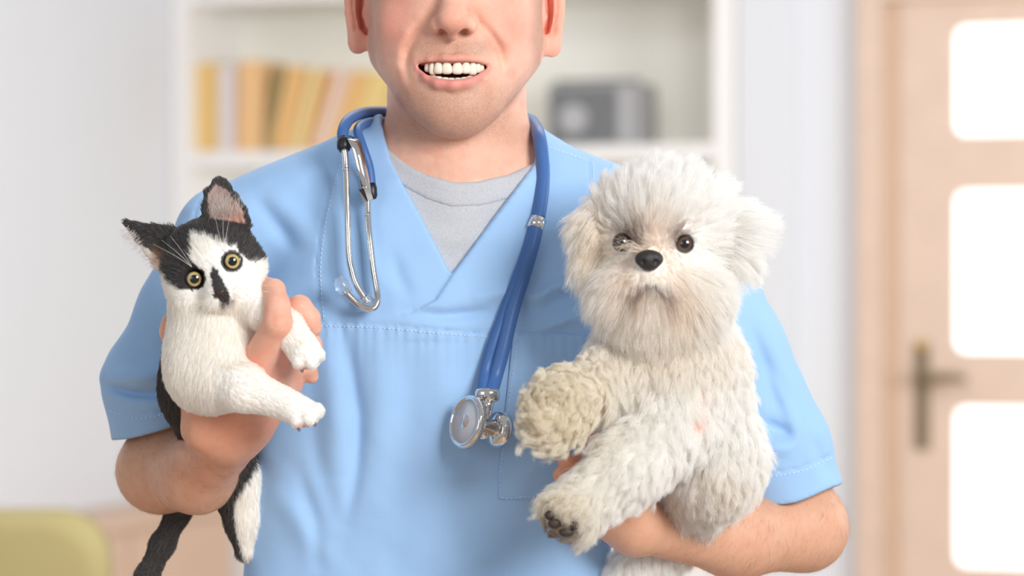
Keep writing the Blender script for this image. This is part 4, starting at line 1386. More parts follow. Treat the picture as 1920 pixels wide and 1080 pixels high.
# flat spring between the arms
sp = smooth_path([P(652, 256, 104), P(664, 266, 128), P(672, 288, 136), P(679, 318, 138), P(685, 345, 136), P(689, 368, 130)], 8)
t_, _, _ = frames(sp)
side = np.array([1.0, 0.35, 0.12]); side /= np.linalg.norm(side)
Vs, Fs = [], []
for i, q in enumerate(sp):
    w = R(np.interp(i / len(sp), [0, 0.2, 0.7, 1], [6, 10, 9, 8])); n = np.cross(t_[i], side); n /= np.linalg.norm(n)
    for a, b in ((-1, -1), (-0.4, -0.4), (0.4, -0.4), (1, -1), (1, 1), (-1, 1)): Vs.append(q + side * w * a + n * R(1.5) * b)
for i in range(len(sp) - 1):
    for j in range(6): Fs.append([i * 6 + j, i * 6 + (j + 1) % 6, (i + 1) * 6 + (j + 1) % 6, (i + 1) * 6 + j])
Fs.append(list(range(6))[::-1]); Fs.append([(len(sp) - 1) * 6 + j for j in range(6)])
tpart('spring_strip', np.array(Vs), Fs, CHROME)
V, F = tube_vf([P(682, 352, 134), P(690, 376, 130)], R(10), 4, flat=(1, 0.7)); tpart('spring_clip', V, F, CHROME, smooth=False)

# chest piece
ax = np.array([-0.79, -0.56, 0.22]); ax /= np.linalg.norm(ax)
cc = P(880, 792, 214)
r1 = lambda v: R(v)
cp = tpart('chest_piece', *lathe_vf([(r1(-52), r1(3)), (r1(-50), r1(16)), (r1(-12), r1(16)), (r1(-10), r1(24)), (r1(-6), r1(44)), (r1(3), r1(48)), (r1(9), r1(48)), (r1(12), r1(45)), (r1(12), r1(41)), (r1(4), r1(40)), (r1(-3), r1(26)), (r1(-6), r1(8)), (r1(2), r1(6)), (r1(4), r1(0.5))], cc, ax, 56), CHROME)
V, F = lathe_vf([(r1(8), r1(41)), (r1(9.2), r1(41)), (r1(9.6), r1(0.2))], cc, ax, 48); tpart('diaphragm', V, F, m2_, cp)
V, F = lathe_vf([(r1(4), r1(13)), (r1(10), r1(13)), (r1(13), r1(5)), (r1(14.5), r1(0.3))], cc, ax, 8); tpart('centre_stud', V, F, CHROME, cp, smooth=False)
kn = []
for k in range(90):
    a = 2 * math.pi * k / 90; u = np.cross(ax, [0, 0, 1]); u /= np.linalg.norm(u); w = np.cross(ax, u)
    q = cc + (u * math.cos(a) + w * math.sin(a)) * r1(48)
    kn.append(tube_vf([q + ax * r1(-1), q + ax * r1(8)], r1(1.1), 4))
V, F = merge_vf(kn); o = tpart('knurled_rim', V, F, CHROME, cp); o['kind'] = 'stuff'
V, F = lathe_vf([(r1(-50), r1(15)), (r1(-53), r1(28)), (r1(-58), r1(33)), (r1(-66), r1(34)), (r1(-74), r1(33)), (r1(-75), r1(26)), (r1(-66), r1(12)), (r1(-64), r1(0.4))], cc, ax, 40); tpart('bell', V, F, CHROME, cp)
top = P(913, 742, 188)
stem = cc + ax * r1(-30)
V, F = tube_vf([P(914, 730, 187), P(914, 736, 188), P(913, 748, 188), P(912.5, 752, 188)], R(1) * np.array([19, 21, 21, 15]), 22, flat=(1.08, 0.8)); tpart('tube_collar', V, F, CHROME)
V, F = tube_vf([P(912.5, 750, 188), P(913, 765, 187), stem], R(1) * np.array([15, 11, 9]), 18); tpart('stem', V, F, CHROME)
low = stem + np.array([0, 0, -1]) * r1(24)
V, F = tube_vf([stem, stem + (low - stem) * 0.6, low], R(1) * np.array([11, 11, 8]), 16); tpart('valve_stub', V, F, CHROME, cp)
# ------------------------------------------------------------------ kitten
rng = np.random.default_rng(7)
CU = (0.905, -0.425); CV = (0.425, 0.905); CE = (400, 506); CF = 325


def CH(a, b, c): return (CE[0] + a * CU[0] + b * CV[0], CE[1] + a * CU[1] + b * CV[1], CF + c)


def cat_field():
    f = Field()
    RL = -25
    f.ell(CH(0, -22, -20), (90, 78, 84), roll=RL, k=10)
    f.ell(CH(-50, 22, 8), (44, 40, 46), roll=RL, k=40); f.ell(CH(48, 22, 8), (46, 40, 46), roll=RL, k=40)
    f.cone((*CH(0, -30, 46), 26), (*CH(-4, 30, 70), 18), 30)
    f.ell(CH(-5, 46, 48), (36, 27, 38), roll=RL, k=24)
    f.ell(CH(-20, 52, 68), (17, 14, 17), roll=RL, k=8); f.ell(CH(9, 52, 68), (17, 14, 17), roll=RL, k=8)
    f.ell(CH(-5, 66, 58), (15, 11, 17), roll=RL, k=8)
    for s in (-1, 1): f.ell(CH(38.5 * s, 0, 62), (19, 17, 24), roll=RL + 12 * s, k=7, op='s')
    # ears
    er = [(388, 412, CF - 6, 9), (386, 388, CF - 10, 7), (390, 362, CF - 16, 5.5), (406, 342, CF - 22, 5), (426, 354, CF - 24, 5), (441, 372, CF - 20, 5.5), (455, 394, CF - 16, 7), (461, 420, CF - 14, 9)]
    f.chain(er, 6)
    for a, b in ((er[1], er[6]), (er[2], er[5]), (er[3], er[4]), (er[0], er[7])):
        f.cone((a[0] + 4, a[1] + 2, a[2] - 12, 9), ((a[0] + b[0]) / 2, (a[1] + b[1]) / 2, a[2] - 20, 10), 14); f.cone(((a[0] + b[0]) / 2, (a[1] + b[1]) / 2, a[2] - 20, 10), (b[0] - 4, b[1] + 2, b[2] - 12, 9), 14)
    el = [(318, 436, CF - 30, 13), (286, 430, CF - 40, 9), (258, 424, CF - 48, 6), (235, 415, CF - 54, 3.5)]
    f.chain(el, 10); f.chain([(300, 492, CF - 36, 14), (282, 468, CF - 42, 9), (262, 448, CF - 50, 6), (236, 417, CF - 54, 3.5)], 10)
    f.chain([(318, 462, CF - 42, 22), (282, 446, CF - 52, 12), (255, 432, CF - 56, 6)], 16)
    # neck, chest, back
    f.cone((398, 560, 268, 70), (405, 630, 290, 78), 40)
    f.ell((405, 650, 306), (82, 110, 72), roll=-4, k=40)
    f.ell((364, 696, 215), (60, 114, 60), roll=6, k=30)
    f.cone((368, 735, 200, 52), (385, 785, 105, 48), 40); f.cone((385, 785, 105, 48), (420, 865, 30, 46), 40); f.cone((420, 865, 30, 46), (446, 910, 25, 45), 40)
    f.cone((446, 905, 40, 44), (462, 975, 30, 36), 30); f.cone((462, 975, 30, 36), (462, 1030, 34, 20), 20)
    # tail
    f.chain([(410, 880, 40, 26), (370, 905, -10, 20), (334, 962, -40, 20), (305, 1020, -52, 20), (276, 1080, -62, 19), (240, 1150, -72, 17), (212, 1210, -78, 11)], 16)
    # lower foreleg and paw
    f.cone((380, 705, 316, 54), (456, 728, 386, 38), 70); f.cone((456, 728, 388, 38), (536, 757, 408, 29), 24)
    f.ell((564, 771, 414), (37, 28, 27), roll=22, k=16)
    for q in ((556, 788, 428, 14), (578, 784, 432, 14.5), (595, 770, 424, 13.5)): f.ell(q[:3], (q[3] + 2, q[3], q[3] + 3), roll=60, k=4)
    # upper foreleg and paw
    f.cone((470, 560, 350, 38), (536, 614, 384, 30), 26); f.cone((536, 614, 384, 31), (566, 650, 394, 29), 16)
    f.ell((574, 662, 396), (32, 28, 26), roll=48, k=12)
    for q in ((560, 680, 408, 12.5), (582, 679, 412, 13), (597, 664, 406, 12.5)): f.ell(q[:3], (q[3] + 2, q[3], q[3] + 3), roll=60, k=4)
    return f


cat_f = cat_field()
Vc, Fc = cat_f.mesh(0.0018, (-0.42, -0.24, 1.05), (-0.12, 0.06, 1.56), smooth=2)
Nc = vnormals(Vc, Fc)
x, y, f = unproj(Vc)
jit = (noise3(Vc, 240, 21) - 0.5) * 9
xj, yj = x + jit, y + (noise3(Vc, 240, 22) - 0.5) * 9
WHT = lin(250, 247, 242); BLK = lin(46, 42, 42)
black = inpoly(xj, yj, [(220, 405), (300, 420), (330, 424), (352, 410), (385, 402), (388, 420), (460, 424), (478, 415), (500, 450), (497, 486), (470, 492), (458, 476), (440, 462), (425, 458), (408, 452), (392, 444), (378, 440), (366, 436), (356, 446), (362, 462), (356, 480), (366, 498), (384, 512), (384, 532), (364, 546), (342, 544), (318, 530), (304, 510), (303, 492), (292, 474), (262, 456)]) & (y < 560)
black |= inpoly(xj, yj, [(396, 502), (408, 506), (418, 528), (431, 544), (428, 563), (414, 566), (400, 556), (396, 535)]) & (f > 360)
black |= inpoly(xj, yj, [(220, 395), (300, 420), (345, 425), (345, 470), (310, 470), (262, 460)])
ear_r = inpoly(x, y, [(360, 330), (480, 330), (478, 428), (372, 426)])
black |= ear_r
black |= (y > 560) & (f < 286 + jit * 2) & (x < 360) & (y < 860)
black |= (y > 820) & (x < np.interp(y, [820, 880, 945, 1010, 1040], [500, 474, 436, 446, 456]) + jit * 0.6)
black |= (y < 560) & (f < 270)
bw = black.astype(float)
colc = WHT[None] * (1 - bw[:, None]) + BLK[None] * bw[:, None]
skin_e = ear_r & (f > CF - 34 ) & inpoly(x, y, [(392, 410), (390, 365), (405, 345), (424, 356), (440, 374), (455, 396), (460, 420)])
ein = lin(168, 146, 138); colc = np.where(skin_e[:, None], ein, colc)
colc = mixc(colc, lin(226, 170, 148), skin_e * np.clip(blob(x, y, 448, 402, 14, 22) + 0.6 * blob(x, y, 432, 418, 26, 10), 0, 1))
colc = mixc(colc, lin(222, 176, 140), 0.8 * blob(x, y, 296, 482, 12, 16))
colc = mixc(colc, lin(222, 168, 158), 0.5 * ((x > 520) & (y > 660)) * (blob(x, y, 566, 690, 14, 6) + blob(x, y, 566, 800, 14, 6)))
colc = mixc(colc, lin(60, 40, 40), ((f > 380) & (y < 580)) * np.clip(2 * np.exp(-(segdist(x, y, [(421, 560), (425, 567), (414, 572)])[0] / 1.6) ** 2) + 2 * np.exp(-(segdist(x, y, [(425, 567), (438, 564)])[0] / 1.6) ** 2), 0, 0.6))
for s in (-1, 1):
    e = CH(38.5 * s, 0, 0); rr = np.hypot(x - e[0], y - e[1])
    colc = mixc(colc, lin(30, 26, 26), np.where((f > 340) & (rr < 21), 0.9, 0))
CATM = attr_material('cat_skin', 0.7, sss=0.0)
cat = obj_np('cat', Vc, Fc, CATM, col=colc)
tag(cat, 'black and white kitten with yellow eyes held up in the hand', 'cat')


def cap_vf(c, r, axis, ang, n=28, m=8):
    ax = np.asarray(axis, float); ax /= np.linalg.norm(ax)
    u = np.cross(ax, [0, 0, 1.0]); u /= np.linalg.norm(u); w = np.cross(ax, u)
    V = [np.asarray(c) + ax * r]; F = []
    for i in range(1, m + 1):
        a = ang * i / m
        for j in range(n):
            b = 2 * math.pi * j / n; V.append(np.asarray(c) + r * (math.cos(a) * ax + math.sin(a) * (math.cos(b) * u + math.sin(b) * w)))
    for j in range(n): F.append([0, 1 + j, 1 + (j + 1) % n])
    for i in range(m - 1):
        for j in range(n): F.append([1 + i * n + j, 1 + (i + 1) * n + j, 1 + (i + 1) * n + (j + 1) % n, 1 + i * n + (j + 1) % n])
    return np.array(V), F


def iris_material(name, inner, outer, centre, rad):
    """colour rings about the eye's axis"""
    m, nt, b = nodes(name); b.inputs['Roughness'].default_value = 0.08; b.inputs['Coat Weight'].default_value = 1.0; b.inputs['Coat Roughness'].default_value = 0.02
    tc = nt.nodes.new('ShaderNodeTexCoord'); vm = nt.nodes.new('ShaderNodeVectorMath'); vm.operation = 'DISTANCE'
    vm.inputs[1].default_value = tuple(centre); nt.links.new(tc.outputs['Object'], vm.inputs[0])
    mr = nt.nodes.new('ShaderNodeMapRange'); mr.inputs['From Max'].default_value = rad; nt.links.new(vm.outputs['Value'], mr.inputs['Value'])
    n = nt.nodes.new('ShaderNodeTexNoise'); n.inputs['Scale'].default_value = 900
    nt.links.new(tc.outputs['Object'], n.inputs['Vector'])
    ad = nt.nodes.new('ShaderNodeMath'); ad.operation = 'MULTIPLY_ADD'; ad.inputs[1].default_value = 0.12; nt.links.new(n.outputs['Fac'], ad.inputs[0]); nt.links.new(mr.outputs['Result'], ad.inputs[2])
    cr = nt.nodes.new('ShaderNodeValToRGB'); cr.color_ramp.elements[0].position = 0.35; cr.color_ramp.elements[0].color = (*inner, 1)
    cr.color_ramp.elements[1].position = 0.9; cr.color_ramp.elements[1].color = (*outer, 1)
    e = cr.color_ramp.elements.new(1.0); e.color = (0.01, 0.008, 0.005, 1)
    nt.links.new(ad.outputs[0], cr.inputs[0]); nt.links.new(cr.outputs[0], b.inputs['Base Color'])
    return m


BLACKG = material('glossy_black', (0.004, 0.004, 0.005), 0.05, coat=1.0)
for s in (-1, 1):
    ec = P(*CH(38.5 * s, 0, 46)); r = R(19, CF + 47)
    look = P(*CH(38.5 * s + 4 * s, 4, 120)) - ec
    eb_ = obj_np('eye', *ball_vf(ec, r), BLACKG, cat)
    lk = look / np.linalg.norm(look)
    V, F = cap_vf(ec, r * 1.012, look, math.radians(56)); ir = obj_np('iris', V, F, iris_material('cat_iris', lin(212, 194, 138), lin(186, 162, 96), ec + lk * r, r * 0.86), eb_)
    V, F = cap_vf(ec, r * 1.03, look, math.radians(26)); obj_np('pupil', V, F, BLACKG, eb_)
nf = Field(); nf.ell(CH(-6, 44, 84), (11, 6.5, 7), roll=-25, k=4); nf.ell(CH(-6, 50, 83), (6, 5, 6), roll=-25, k=4)
nf.ell(CH(-12, 48, 90), (3.5, 2, 4), roll=-10, k=1.5, op='s'); nf.ell(CH(0, 48, 90), (3.5, 2, 4), roll=-40, k=1.5, op='s')
c0 = P(*CH(-6, 47, 84)); V, F = nf.mesh(0.0006, c0 - 0.012, c0 + 0.012, smooth=1); obj_np('nose', V, F, material('cat_nose', lin(58, 40, 42), 0.4), cat)
CLAW = material('claw', lin(120, 92, 88), 0.3)
for q in ((560, 802, 428), (590, 793, 432), (566, 692, 408)):
    V, F = lathe_vf([(0, R(3.6)), (R(4), R(3)), (R(8), R(0.6))], P(*q), (0.2, -0.5, -0.7), 10); obj_np('claw', V, F, CLAW, cat)

# fur
nose = np.array(CH(-5, 40, 90))


def cat_fur(n, k=5):
    w = 0.25 + 0.75 * (Nc[:, 1] < 0.25)
    for s in (-1, 1):
        e = CH(38.5 * s, 0, 0); w = w * (np.hypot(x - e[0], y - e[1]) > 23)
    w = w * np.where(skin_e, 0.07, 1) * (1 - 0.95 * (np.hypot(x - nose[0], y - nose[1]) < 12))
    tri, bary = sample_roots(Vc, Fc, n, w, rng)
    p = interp(Vc, tri, bary); nn = interp(Nc, tri, bary); nn /= np.linalg.norm(nn, axis=1, keepdims=True)
    px, py, pf = unproj(p); col = interp(colc, tri, bary)
    head = (py < 560) & (pf > 250)
    ear = (py < 425) | ((px < 300) & (py < 500))
    away = np.stack([(px - nose[0]), -(pf - nose[2]) * 1.0, -(py - nose[1])], 1)
    comb = np.where(head[:, None], away, np.array([0.0, 0.1, -1.0]))
    legu = (px > 515) & (py < 700); legl = (py > 690) & (py < 830) & (px > 400)
    comb = np.where(legu[:, None], np.array([0.6, 0, -0.8]), comb); lw = (sstep(370, 480, px) * (py > 680) * (py < 840) * (pf > 300))[:, None]; comb = comb / (np.linalg.norm(comb, axis=1, keepdims=True) + 1e-9) * (1 - lw) + np.array([0.95, 0, -0.35]) * lw
    tail = (py > 930) & (px < 400); comb = np.where(tail[:, None], np.array([-0.5, 0, -0.85]), comb)
    er = ear & (px > 370); comb = np.where(er[:, None], np.array([0.0, 0, 1.0]), comb); elf = ear & (px < 330); comb = np.where(elf[:, None], np.array([-0.9, 0, 0.2]), comb)
    comb = comb / np.linalg.norm(comb, axis=1, keepdims=True)
    comb = comb - nn * (comb * nn).sum(1)[:, None]; comb /= np.linalg.norm(comb, axis=1, keepdims=True) + 1e-6
    face = head & (np.hypot(px - nose[0], py - nose[1]) < 70)
    L = np.where(face, 7, 13.0); L = np.where(ear, 7, L); L = np.where(legu | legl, 8, L); L = np.where((legu & (px + py > 1215)) | (legl & (px > 540)), 4.5, L); L = np.where((py > 560) & (py < 760) & (px < 500) & ~legl, 15, L)
    L = np.where(tail, 9, L)
    ed = np.minimum(np.hypot(px - CH(38.5, 0, 0)[0], py - CH(38.5, 0, 0)[1]), np.hypot(px - CH(-38.5, 0, 0)[0], py - CH(-38.5, 0, 0)[1]))
    L = L * (0.3 + 0.7 * sstep(20, 40, ed)); L = L * (0.7 + 0.6 * rng.random(n)) * (1 - 0.6 * np.exp(-((px - nose[0]) ** 2 + (py - nose[1]) ** 2) / 18 ** 2))
    d0 = nn * 0.55 + comb * 0.8; d0 /= np.linalg.norm(d0, axis=1, keepdims=True)
    pts, gi = strands(p, d0, L / S, k, rng, clump=0.35, nclump=n // 14, rnd=0.14, bend=comb * 0.95 + nn * 0.12)
    lum = col.mean(1); isb = lum < 0.2
    col = col * (1 + (rng.random(n)[:, None] - 0.5) * 0.16)
    col = np.where((isb & (rng.random(n) < 0.14))[:, None], lin(112, 98, 90), col)
    rad = np.full(n, 0.00011)
    return pts, rad, np.clip(col, 0, 1)


pts, rad, hc = cat_fur(90000)
FURM = hair_material('fur_strands', 0.5, 0.3, 0.08)
o = curves_obj('fur', pts, rad, hc, FURM, cat); o['kind'] = 'stuff'
# whiskers, brow hairs and ear tufts
wl = []
for s in (-1, 1):
    for k in range(7):
        a0 = CH(-6 + s * (14 + 3 * (k % 3)), 50 + 4 * (k // 3), 82); L = 60 + 50 * rng.random(); an = math.radians(-12 + 13 * k + rng.normal(0, 5))
        wl.append([P(*a0), P(*CH(-6 + s * (14 + L * 0.5 * math.cos(an)), 52 + L * 0.5 * math.sin(an), 90)), P(*CH(-6 + s * (14 + L * math.cos(an)), 54 + L * math.sin(an) * 1.15 + 8, 74))])
    for k in range(3):
        a0 = CH(s * 34, -22, 62); wl.append([P(*a0), P(*CH(s * (38 + 8 * k), -55, 78)), P(*CH(s * (46 + 18 * k), -92, 72))])
wp = np.array([catmull(q, 4) for q in wl])
curves_obj('whiskers', wp, np.full(len(wp), 0.00016), np.tile(lin(245, 242, 238), (len(wp), 1)), FURM, cat)['kind'] = 'stuff'
tl = []
for k in range(120):
    a = rng.random(); bx, by = 396 + 60 * a, 414 - 10 * math.sin(3 * a) + rng.normal(0, 4)
    tl.append([P(bx, by, CF - 6), P(bx + rng.normal(0, 5), by - 16, CF + 4), P(bx + rng.normal(0, 10), by - 30 - 14 * rng.random(), CF - 4)])
for k in range(160):
    a = rng.random(); bx, by = 240 + 70 * a, 425 + 70 * a + rng.normal(0, 4)
    tl.append([P(bx, by, CF - 40), P(bx - 8, by + 5 + rng.normal(0, 3), CF - 36), P(bx - 16 - 8 * rng.random(), by + 10 + rng.normal(0, 5), CF - 40)])
tp = np.array([catmull(q, 3) for q in tl])
curves_obj('ear_tufts', tp, np.full(len(tp), 0.00012), np.tile(lin(215, 204, 198), (len(tp), 1)), FURM, cat)['kind'] = 'stuff'
print('cat', len(Vc))
# ------------------------------------------------------------------ dog
rng = np.random.default_rng(11)
DEYES = ((1284, 457), (1166, 455))


def dog_field():
    f = Field()
    f.ell((1240, 436, 340), (116, 106, 98), k=10)
    f.ell((1222, 530, 400), (78, 56, 56), k=40)
    f.ell((1178, 546, 366), (62, 58, 58), roll=18, k=30); f.ell((1292, 548, 362), (66, 60, 58), roll=-18, k=30); f.ell((1224, 592, 384), (56, 34, 42), k=24)
    f.ell((1219, 520, 436), (46, 34, 34), k=20)
    f.ell((1221, 566, 412), (40, 26, 30), k=20)
    f.cone((1226, 440, 420, 26), (1218, 486, 458, 18), 20)
    f.cone((1186, 418, 400, 22), (1272, 418, 400, 22), 24)
    f.chain([(1184, 544, 452, 3), (1203, 537, 468, 3), (1219, 535, 472, 3), (1236, 537, 468, 3), (1256, 545, 450, 3)], 6, 's')
    for ex, ey in DEYES: f.ell((ex, ey, 428), (20, 17, 20), k=6, op='s')
    # ears
    f.chain([(1142, 386, 330, 24), (1112, 430, 338, 26), (1104, 500, 342, 22)], 20)
    f.chain([(1340, 390, 325, 26), (1378, 430, 325, 28), (1384, 492, 330, 22)], 20); f.cone((1378, 430, 325, 22), (1408, 424, 322, 10), 14)
    # neck, chest, trunk
    f.cone((1240, 520, 310, 92), (1246, 640, 280, 108), 50)
    f.ell((1246, 700, 272), (128, 120, 92), k=50)
    f.cone((1290, 720, 262, 92), (1345, 850, 228, 76), 60)
    f.ell((1345, 868, 230), (68, 82, 78), k=40)
    f.cone((1330, 900, 180, 60), (1250, 1000, 30, 50), 40); f.cone((1250, 1000, 30, 50), (1180, 1085, 40, 40), 30)
    # raised foreleg towards the camera
    f.cone((1150, 700, 322, 58), (1082, 742, 380, 50), 30); f.ell((1046, 768, 416), (60, 70, 58), roll=12, k=30)
    # other foreleg hanging across
    f.cone((1270, 790, 330, 66), (1180, 872, 392, 56), 40); f.cone((1180, 872, 392, 56), (1092, 945, 414, 46), 30)
    f.ell((1066, 966, 424), (48, 42, 46), roll=20, k=24)
    return f


dog_f = dog_field()
Vd, Fd = dog_f.mesh(0.0028, (0.0, -0.28, 1.12), (0.26, 0.02, 1.56), smooth=2)
Nd = vnormals(Vd, Fd)
x, y, f = unproj(Vd)
DW = lin(255, 254, 252); CREAM = lin(251, 244, 233); YC = lin(243, 235, 215)
cold = np.tile(DW, (len(Vd), 1))
cold = mixc(cold, CREAM, 0.5 * blob(x, y, 1222, 560, 110, 70) * (y > 470))
cold = mixc(cold, lin(246, 228, 208), 0.6 * (f > 380) * (blob(x, y, 1222, 460, 60, 40) + 0.5 * blob(x, y, 1176, 520, 24, 40) + 0.6 * blob(x, y, 1272, 560, 26, 46)))
cold = mixc(cold, lin(150, 118, 92), 0.75 * np.clip(blob(x, y, 1182, 442, 24, 20) + blob(x, y, 1268, 446, 18, 18), 0, 1) * (f > 380))
cold = mixc(cold, lin(214, 180, 152), 0.5 * np.clip(blob(x, y, 1200, 545, 14, 10) + blob(x, y, 1250, 548, 14, 10), 0, 1) * (f > 400))
cold = mixc(cold, YC, 0.85 * blob(x, y, 1040, 768, 110, 110) * (f > 330))
cold = mixc(cold, YC, 0.8 * blob(x, y, 1050, 965, 70, 60)); cold = mixc(cold, lin(142, 112, 74), 0.85 * blob(x, y, 1048, 990, 40, 28))
cold = mixc(cold, CREAM, 0.55 * blob(x, y, 1240, 660, 150, 60)); cold = mixc(cold, lin(244, 226, 196), 0.4 * (blob(x, y, 1112, 450, 30, 60)))
cold = mixc(cold, CREAM, 0.5 * blob(x, y, 1340, 920, 90, 50))
ml, _, _ = segdist(x, y, [(1184, 549), (1203, 539), (1219, 536), (1236, 539), (1256, 549)])
cold = mixc(cold, lin(120, 96, 82), 0.75 * np.exp(-(ml / 4) ** 2) * (f > 400))
skd = np.clip(blob(x, y, 1312, 768, 12, 34) + blob(x, y, 1302, 800, 18, 10) + blob(x, y, 1118, 800, 16, 36), 0, 1)
skin_col = mixc(cold * 0.92, lin(232, 168, 146), skd)
dog = obj_np('dog', Vd, Fd, attr_material('dog_skin', 0.8), col=skin_col)
tag(dog, 'fluffy white long haired small dog carried on the forearm', 'dog')
for ex, ey in DEYES:
    ec = P(ex, ey, 418); r = R(19, 418); look = P(ex - 6 + (6 if ex > 1220 else 0), ey + 4, 520) - ec
    e = obj_np('eye', *ball_vf(ec, r), BLACKG, dog); lk = look / np.linalg.norm(look)
    V, F = cap_vf(ec, r * 1.012, look, math.radians(46)); obj_np('iris', V, F, iris_material('dog_iris', lin(70, 48, 38), lin(88, 62, 48), ec + lk * r, r * 0.8), e)
    V, F = cap_vf(ec, r * 1.03, look, math.radians(24)); obj_np('pupil', V, F, BLACKG, e)
nf = Field(); nf.ell((1217, 486, 470), (27, 18, 18), k=4); nf.ell((1217, 498, 468), (14, 11, 14), k=8)
nf.ell((1205, 492, 486), (5.5, 6, 8), roll=20, k=3, op='s'); nf.ell((1230, 492, 486), (5.5, 6, 8), roll=-20, k=3, op='s'); nf.cone((1217, 494, 488, 1.5), (1217, 508, 484, 1.2), 3, 's')
c0 = P(1217, 490, 470); V, F = nf.mesh(0.0008, c0 - 0.02, c0 + 0.02, smooth=1); obj_np('nose', V, F, material('dog_nose', lin(44, 38, 40), 0.32, bump=0.5, bscale=1500), dog)
PAD = material('paw_pad', lin(62, 50, 44), 0.6, bump=0.3)
for q, rr in (((1040, 982, 462), (13, 10)), ((1062, 998, 464), (14, 9)), ((1030, 966, 458), (9, 9)), ((1078, 986, 468), (10, 8))):
    V, F = ball_vf(P(*q), (R(rr[0], 440), R(9, 440), R(rr[1], 440)), nu=14, nv=10); obj_np('paw_pad', V, F, PAD, dog)


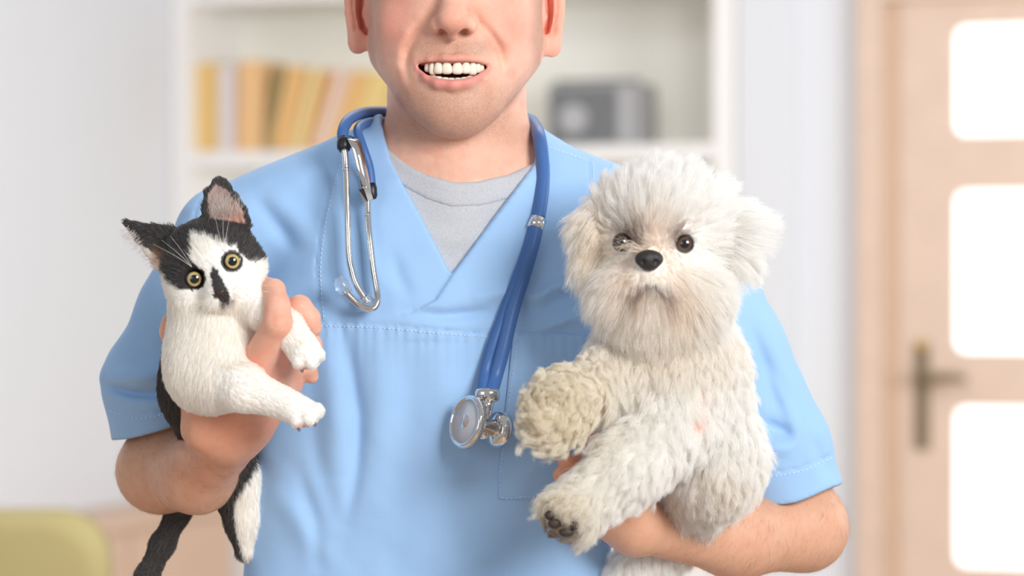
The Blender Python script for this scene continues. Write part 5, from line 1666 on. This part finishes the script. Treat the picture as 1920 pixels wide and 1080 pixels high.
def dog_fur(n, k=8):
    w = 0.2 + 0.8 * (Nd[:, 1] < 0.3)
    for ex, ey in DEYES: w = w * np.where((f > 360) & (np.hypot(x - ex, y - ey) < 19), 0.0, 1)
    w = w * (1 - 0.9 * skd) * np.where((np.hypot((x - 1217) / 27, (y - 490) / 20) < 1) & (f > 420), 0.0, 1)
    w = w * np.where((np.hypot(x - 1048, y - 984) < 30) & (f > 420), 0.12, 1)
    w = w * np.where(y < 600, 1.25, 1)
    tri, bary = sample_roots(Vd, Fd, n, w, rng)
    p = interp(Vd, tri, bary); nn = interp(Nd, tri, bary); nn /= np.linalg.norm(nn, axis=1, keepdims=True)
    px, py, pf = unproj(p); col = interp(cold, tri, bary)
    head = (py < 632) & (pf > 240 + 60 * (py > 600)); ear = head & ((px < 1130) | (px > 1356)) & (py > 360)
    muzz = head & (py > 462) & (np.abs(px - 1222) < 120) & (pf > 345)
    # combing
    c = np.zeros((n, 3)); away = np.stack([(px - 1226) * 1.0, -(pf - 420) * 0.6, -(py - 470) * 1.0], 1); away /= np.linalg.norm(away, axis=1, keepdims=True) + 1e-6
    c[:] = np.array([0.05, -0.05, -1.0])
    c = np.where(head[:, None], away, c)
    top = head & (py < 440); c = np.where(top[:, None], away * 0.8 + np.array([0.15, 0, 0.45]), c)
    mz = np.stack([(px - 1220) / 60, np.full(n, -0.1), -0.35 - np.clip((py - 500) / 40, -0.3, 2)], 1); c = np.where(muzz[:, None], mz, c)
    nb = muzz & (py < 500); c = np.where(nb[:, None], np.stack([(px - 1219) / 14, np.full(n, -0.2), (np.full(n, 496) - py) / 60], 1), c)
    c = np.where((ear & (px < 1230))[:, None], np.array([-0.35, 0, -0.95]), c)
    er = ear & (px > 1230); c = np.where(er[:, None], np.stack([0.85 + 0 * px, 0 * px, np.interp(py, [380, 440, 520], [0.15, 0.1, -0.9])], 1), c)
    lower = (py > 820) & (px < 1250) & (pf > 330); c = np.where(lower[:, None], np.array([-0.65, 0, -0.75]), c)
    paw = (px < 1130) & (py < 860) & (py > 640) & (pf > 320); ang = np.arctan2(py - 760, px - 1046)
    c = np.where(paw[:, None], np.stack([-np.sin(ang), 0 * ang - 0.2, -np.cos(ang) - 0.5], 1), c)
    c /= np.linalg.norm(c, axis=1, keepdims=True) + 1e-6
    c = c - nn * (c * nn).sum(1)[:, None] * 0.9; c /= np.linalg.norm(c, axis=1, keepdims=True) + 1e-6
    L = np.where(head, 46.0, 40.0); L = np.where(top, 56, L); L = np.where(muzz, 44, L); L = np.where(nb, 26, L); L = np.where(ear, 46, L)
    L = np.where(muzz & (py > 530), 54, L); L = np.where(paw, 30, L); L = np.where(lower, 38, L); L = np.where(lower & (np.hypot(px - 1050, py - 986) < 44), 17, L)
    ed = np.minimum.reduce([np.hypot(px - ex, py - ey) for ex, ey in DEYES]); nd = np.hypot(px - 1217, py - 488)
    L *= np.where(head & (pf > 340), 0.22 + 0.78 * sstep(18, 66, ed), 1); L *= np.where(head & (pf > 380), 0.35 + 0.65 * sstep(24, 70, nd), 1)
    L = np.where(er & (py < 460), 58, L)
    L *= np.where(muzz & (py > 500) & (py < 546) & (np.abs(px - 1219) < 48), 0.55, 1)
    L *= 0.65 + 0.6 * rng.random(n)
    lie = np.where(head, 0.75, 0.7); lie = np.where(top, 0.6, lie); lie = np.where(nb, 0.85, lie)
    d0 = nn * (1 - lie * 0.5)[:, None] + c * lie[:, None]; d0 /= np.linalg.norm(d0, axis=1, keepdims=True)
    grav = np.where(head & ~top, 0.25, 0.15)
    out = np.zeros((n, k, 3))
    for sel, curl, fr, cl, nc in ((top & ~ear, 0.0016, 0.6, 0.62, 45), (head & ~ear & ~top, 0.0011, 0.7, 0.42, 30), (ear, 0.0014, 0.8, 0.5, 30), (paw, 0.0036, 1.15, 0.66, 60), (~head & ~paw, 0.0028, 0.95, 0.5, 50)):
        ix = np.where(sel)[0]
        q, _ = strands(p[ix], d0[ix], L[ix] / S, k, rng, clump=cl, nclump=max(len(ix) // nc, 4), curl=curl, curlfreq=fr, rnd=0.2, grav=0.2, bend=c[ix] * 0.95 + nn[ix] * 0.22, cshape=0.8)
        out[ix] = q
    col = col * (1 + (rng.random(n)[:, None] - 0.85) * 0.08)
    return out, np.full(n, 0.00011), np.clip(col, 0, 1)


pts, rad, hc = dog_fur(170000)
DFUR = hair_material('long_white_fur', 0.5, 0.45, 0.05)
o = curves_obj('fur', pts, rad, hc, DFUR, dog); o['kind'] = 'stuff'
# the long hairs that fall across the eye on one side
wl = []
for k in range(26):
    a0 = (1206 + rng.normal(0, 4), 470 + rng.normal(0, 5), 462)
    wl.append([P(*a0), P(1180 + rng.normal(0, 7), 462 + rng.normal(0, 6), 476), P(1148 + rng.normal(0, 12), 462 + rng.normal(0, 16), 462)])
wp = np.array([catmull(q, 4) for q in wl])
curves_obj('brow_hair', wp, np.full(len(wp), 0.00018), np.tile(lin(244, 232, 214), (len(wp), 1)), DFUR, dog)['kind'] = 'stuff'
print('dog', len(Vd))
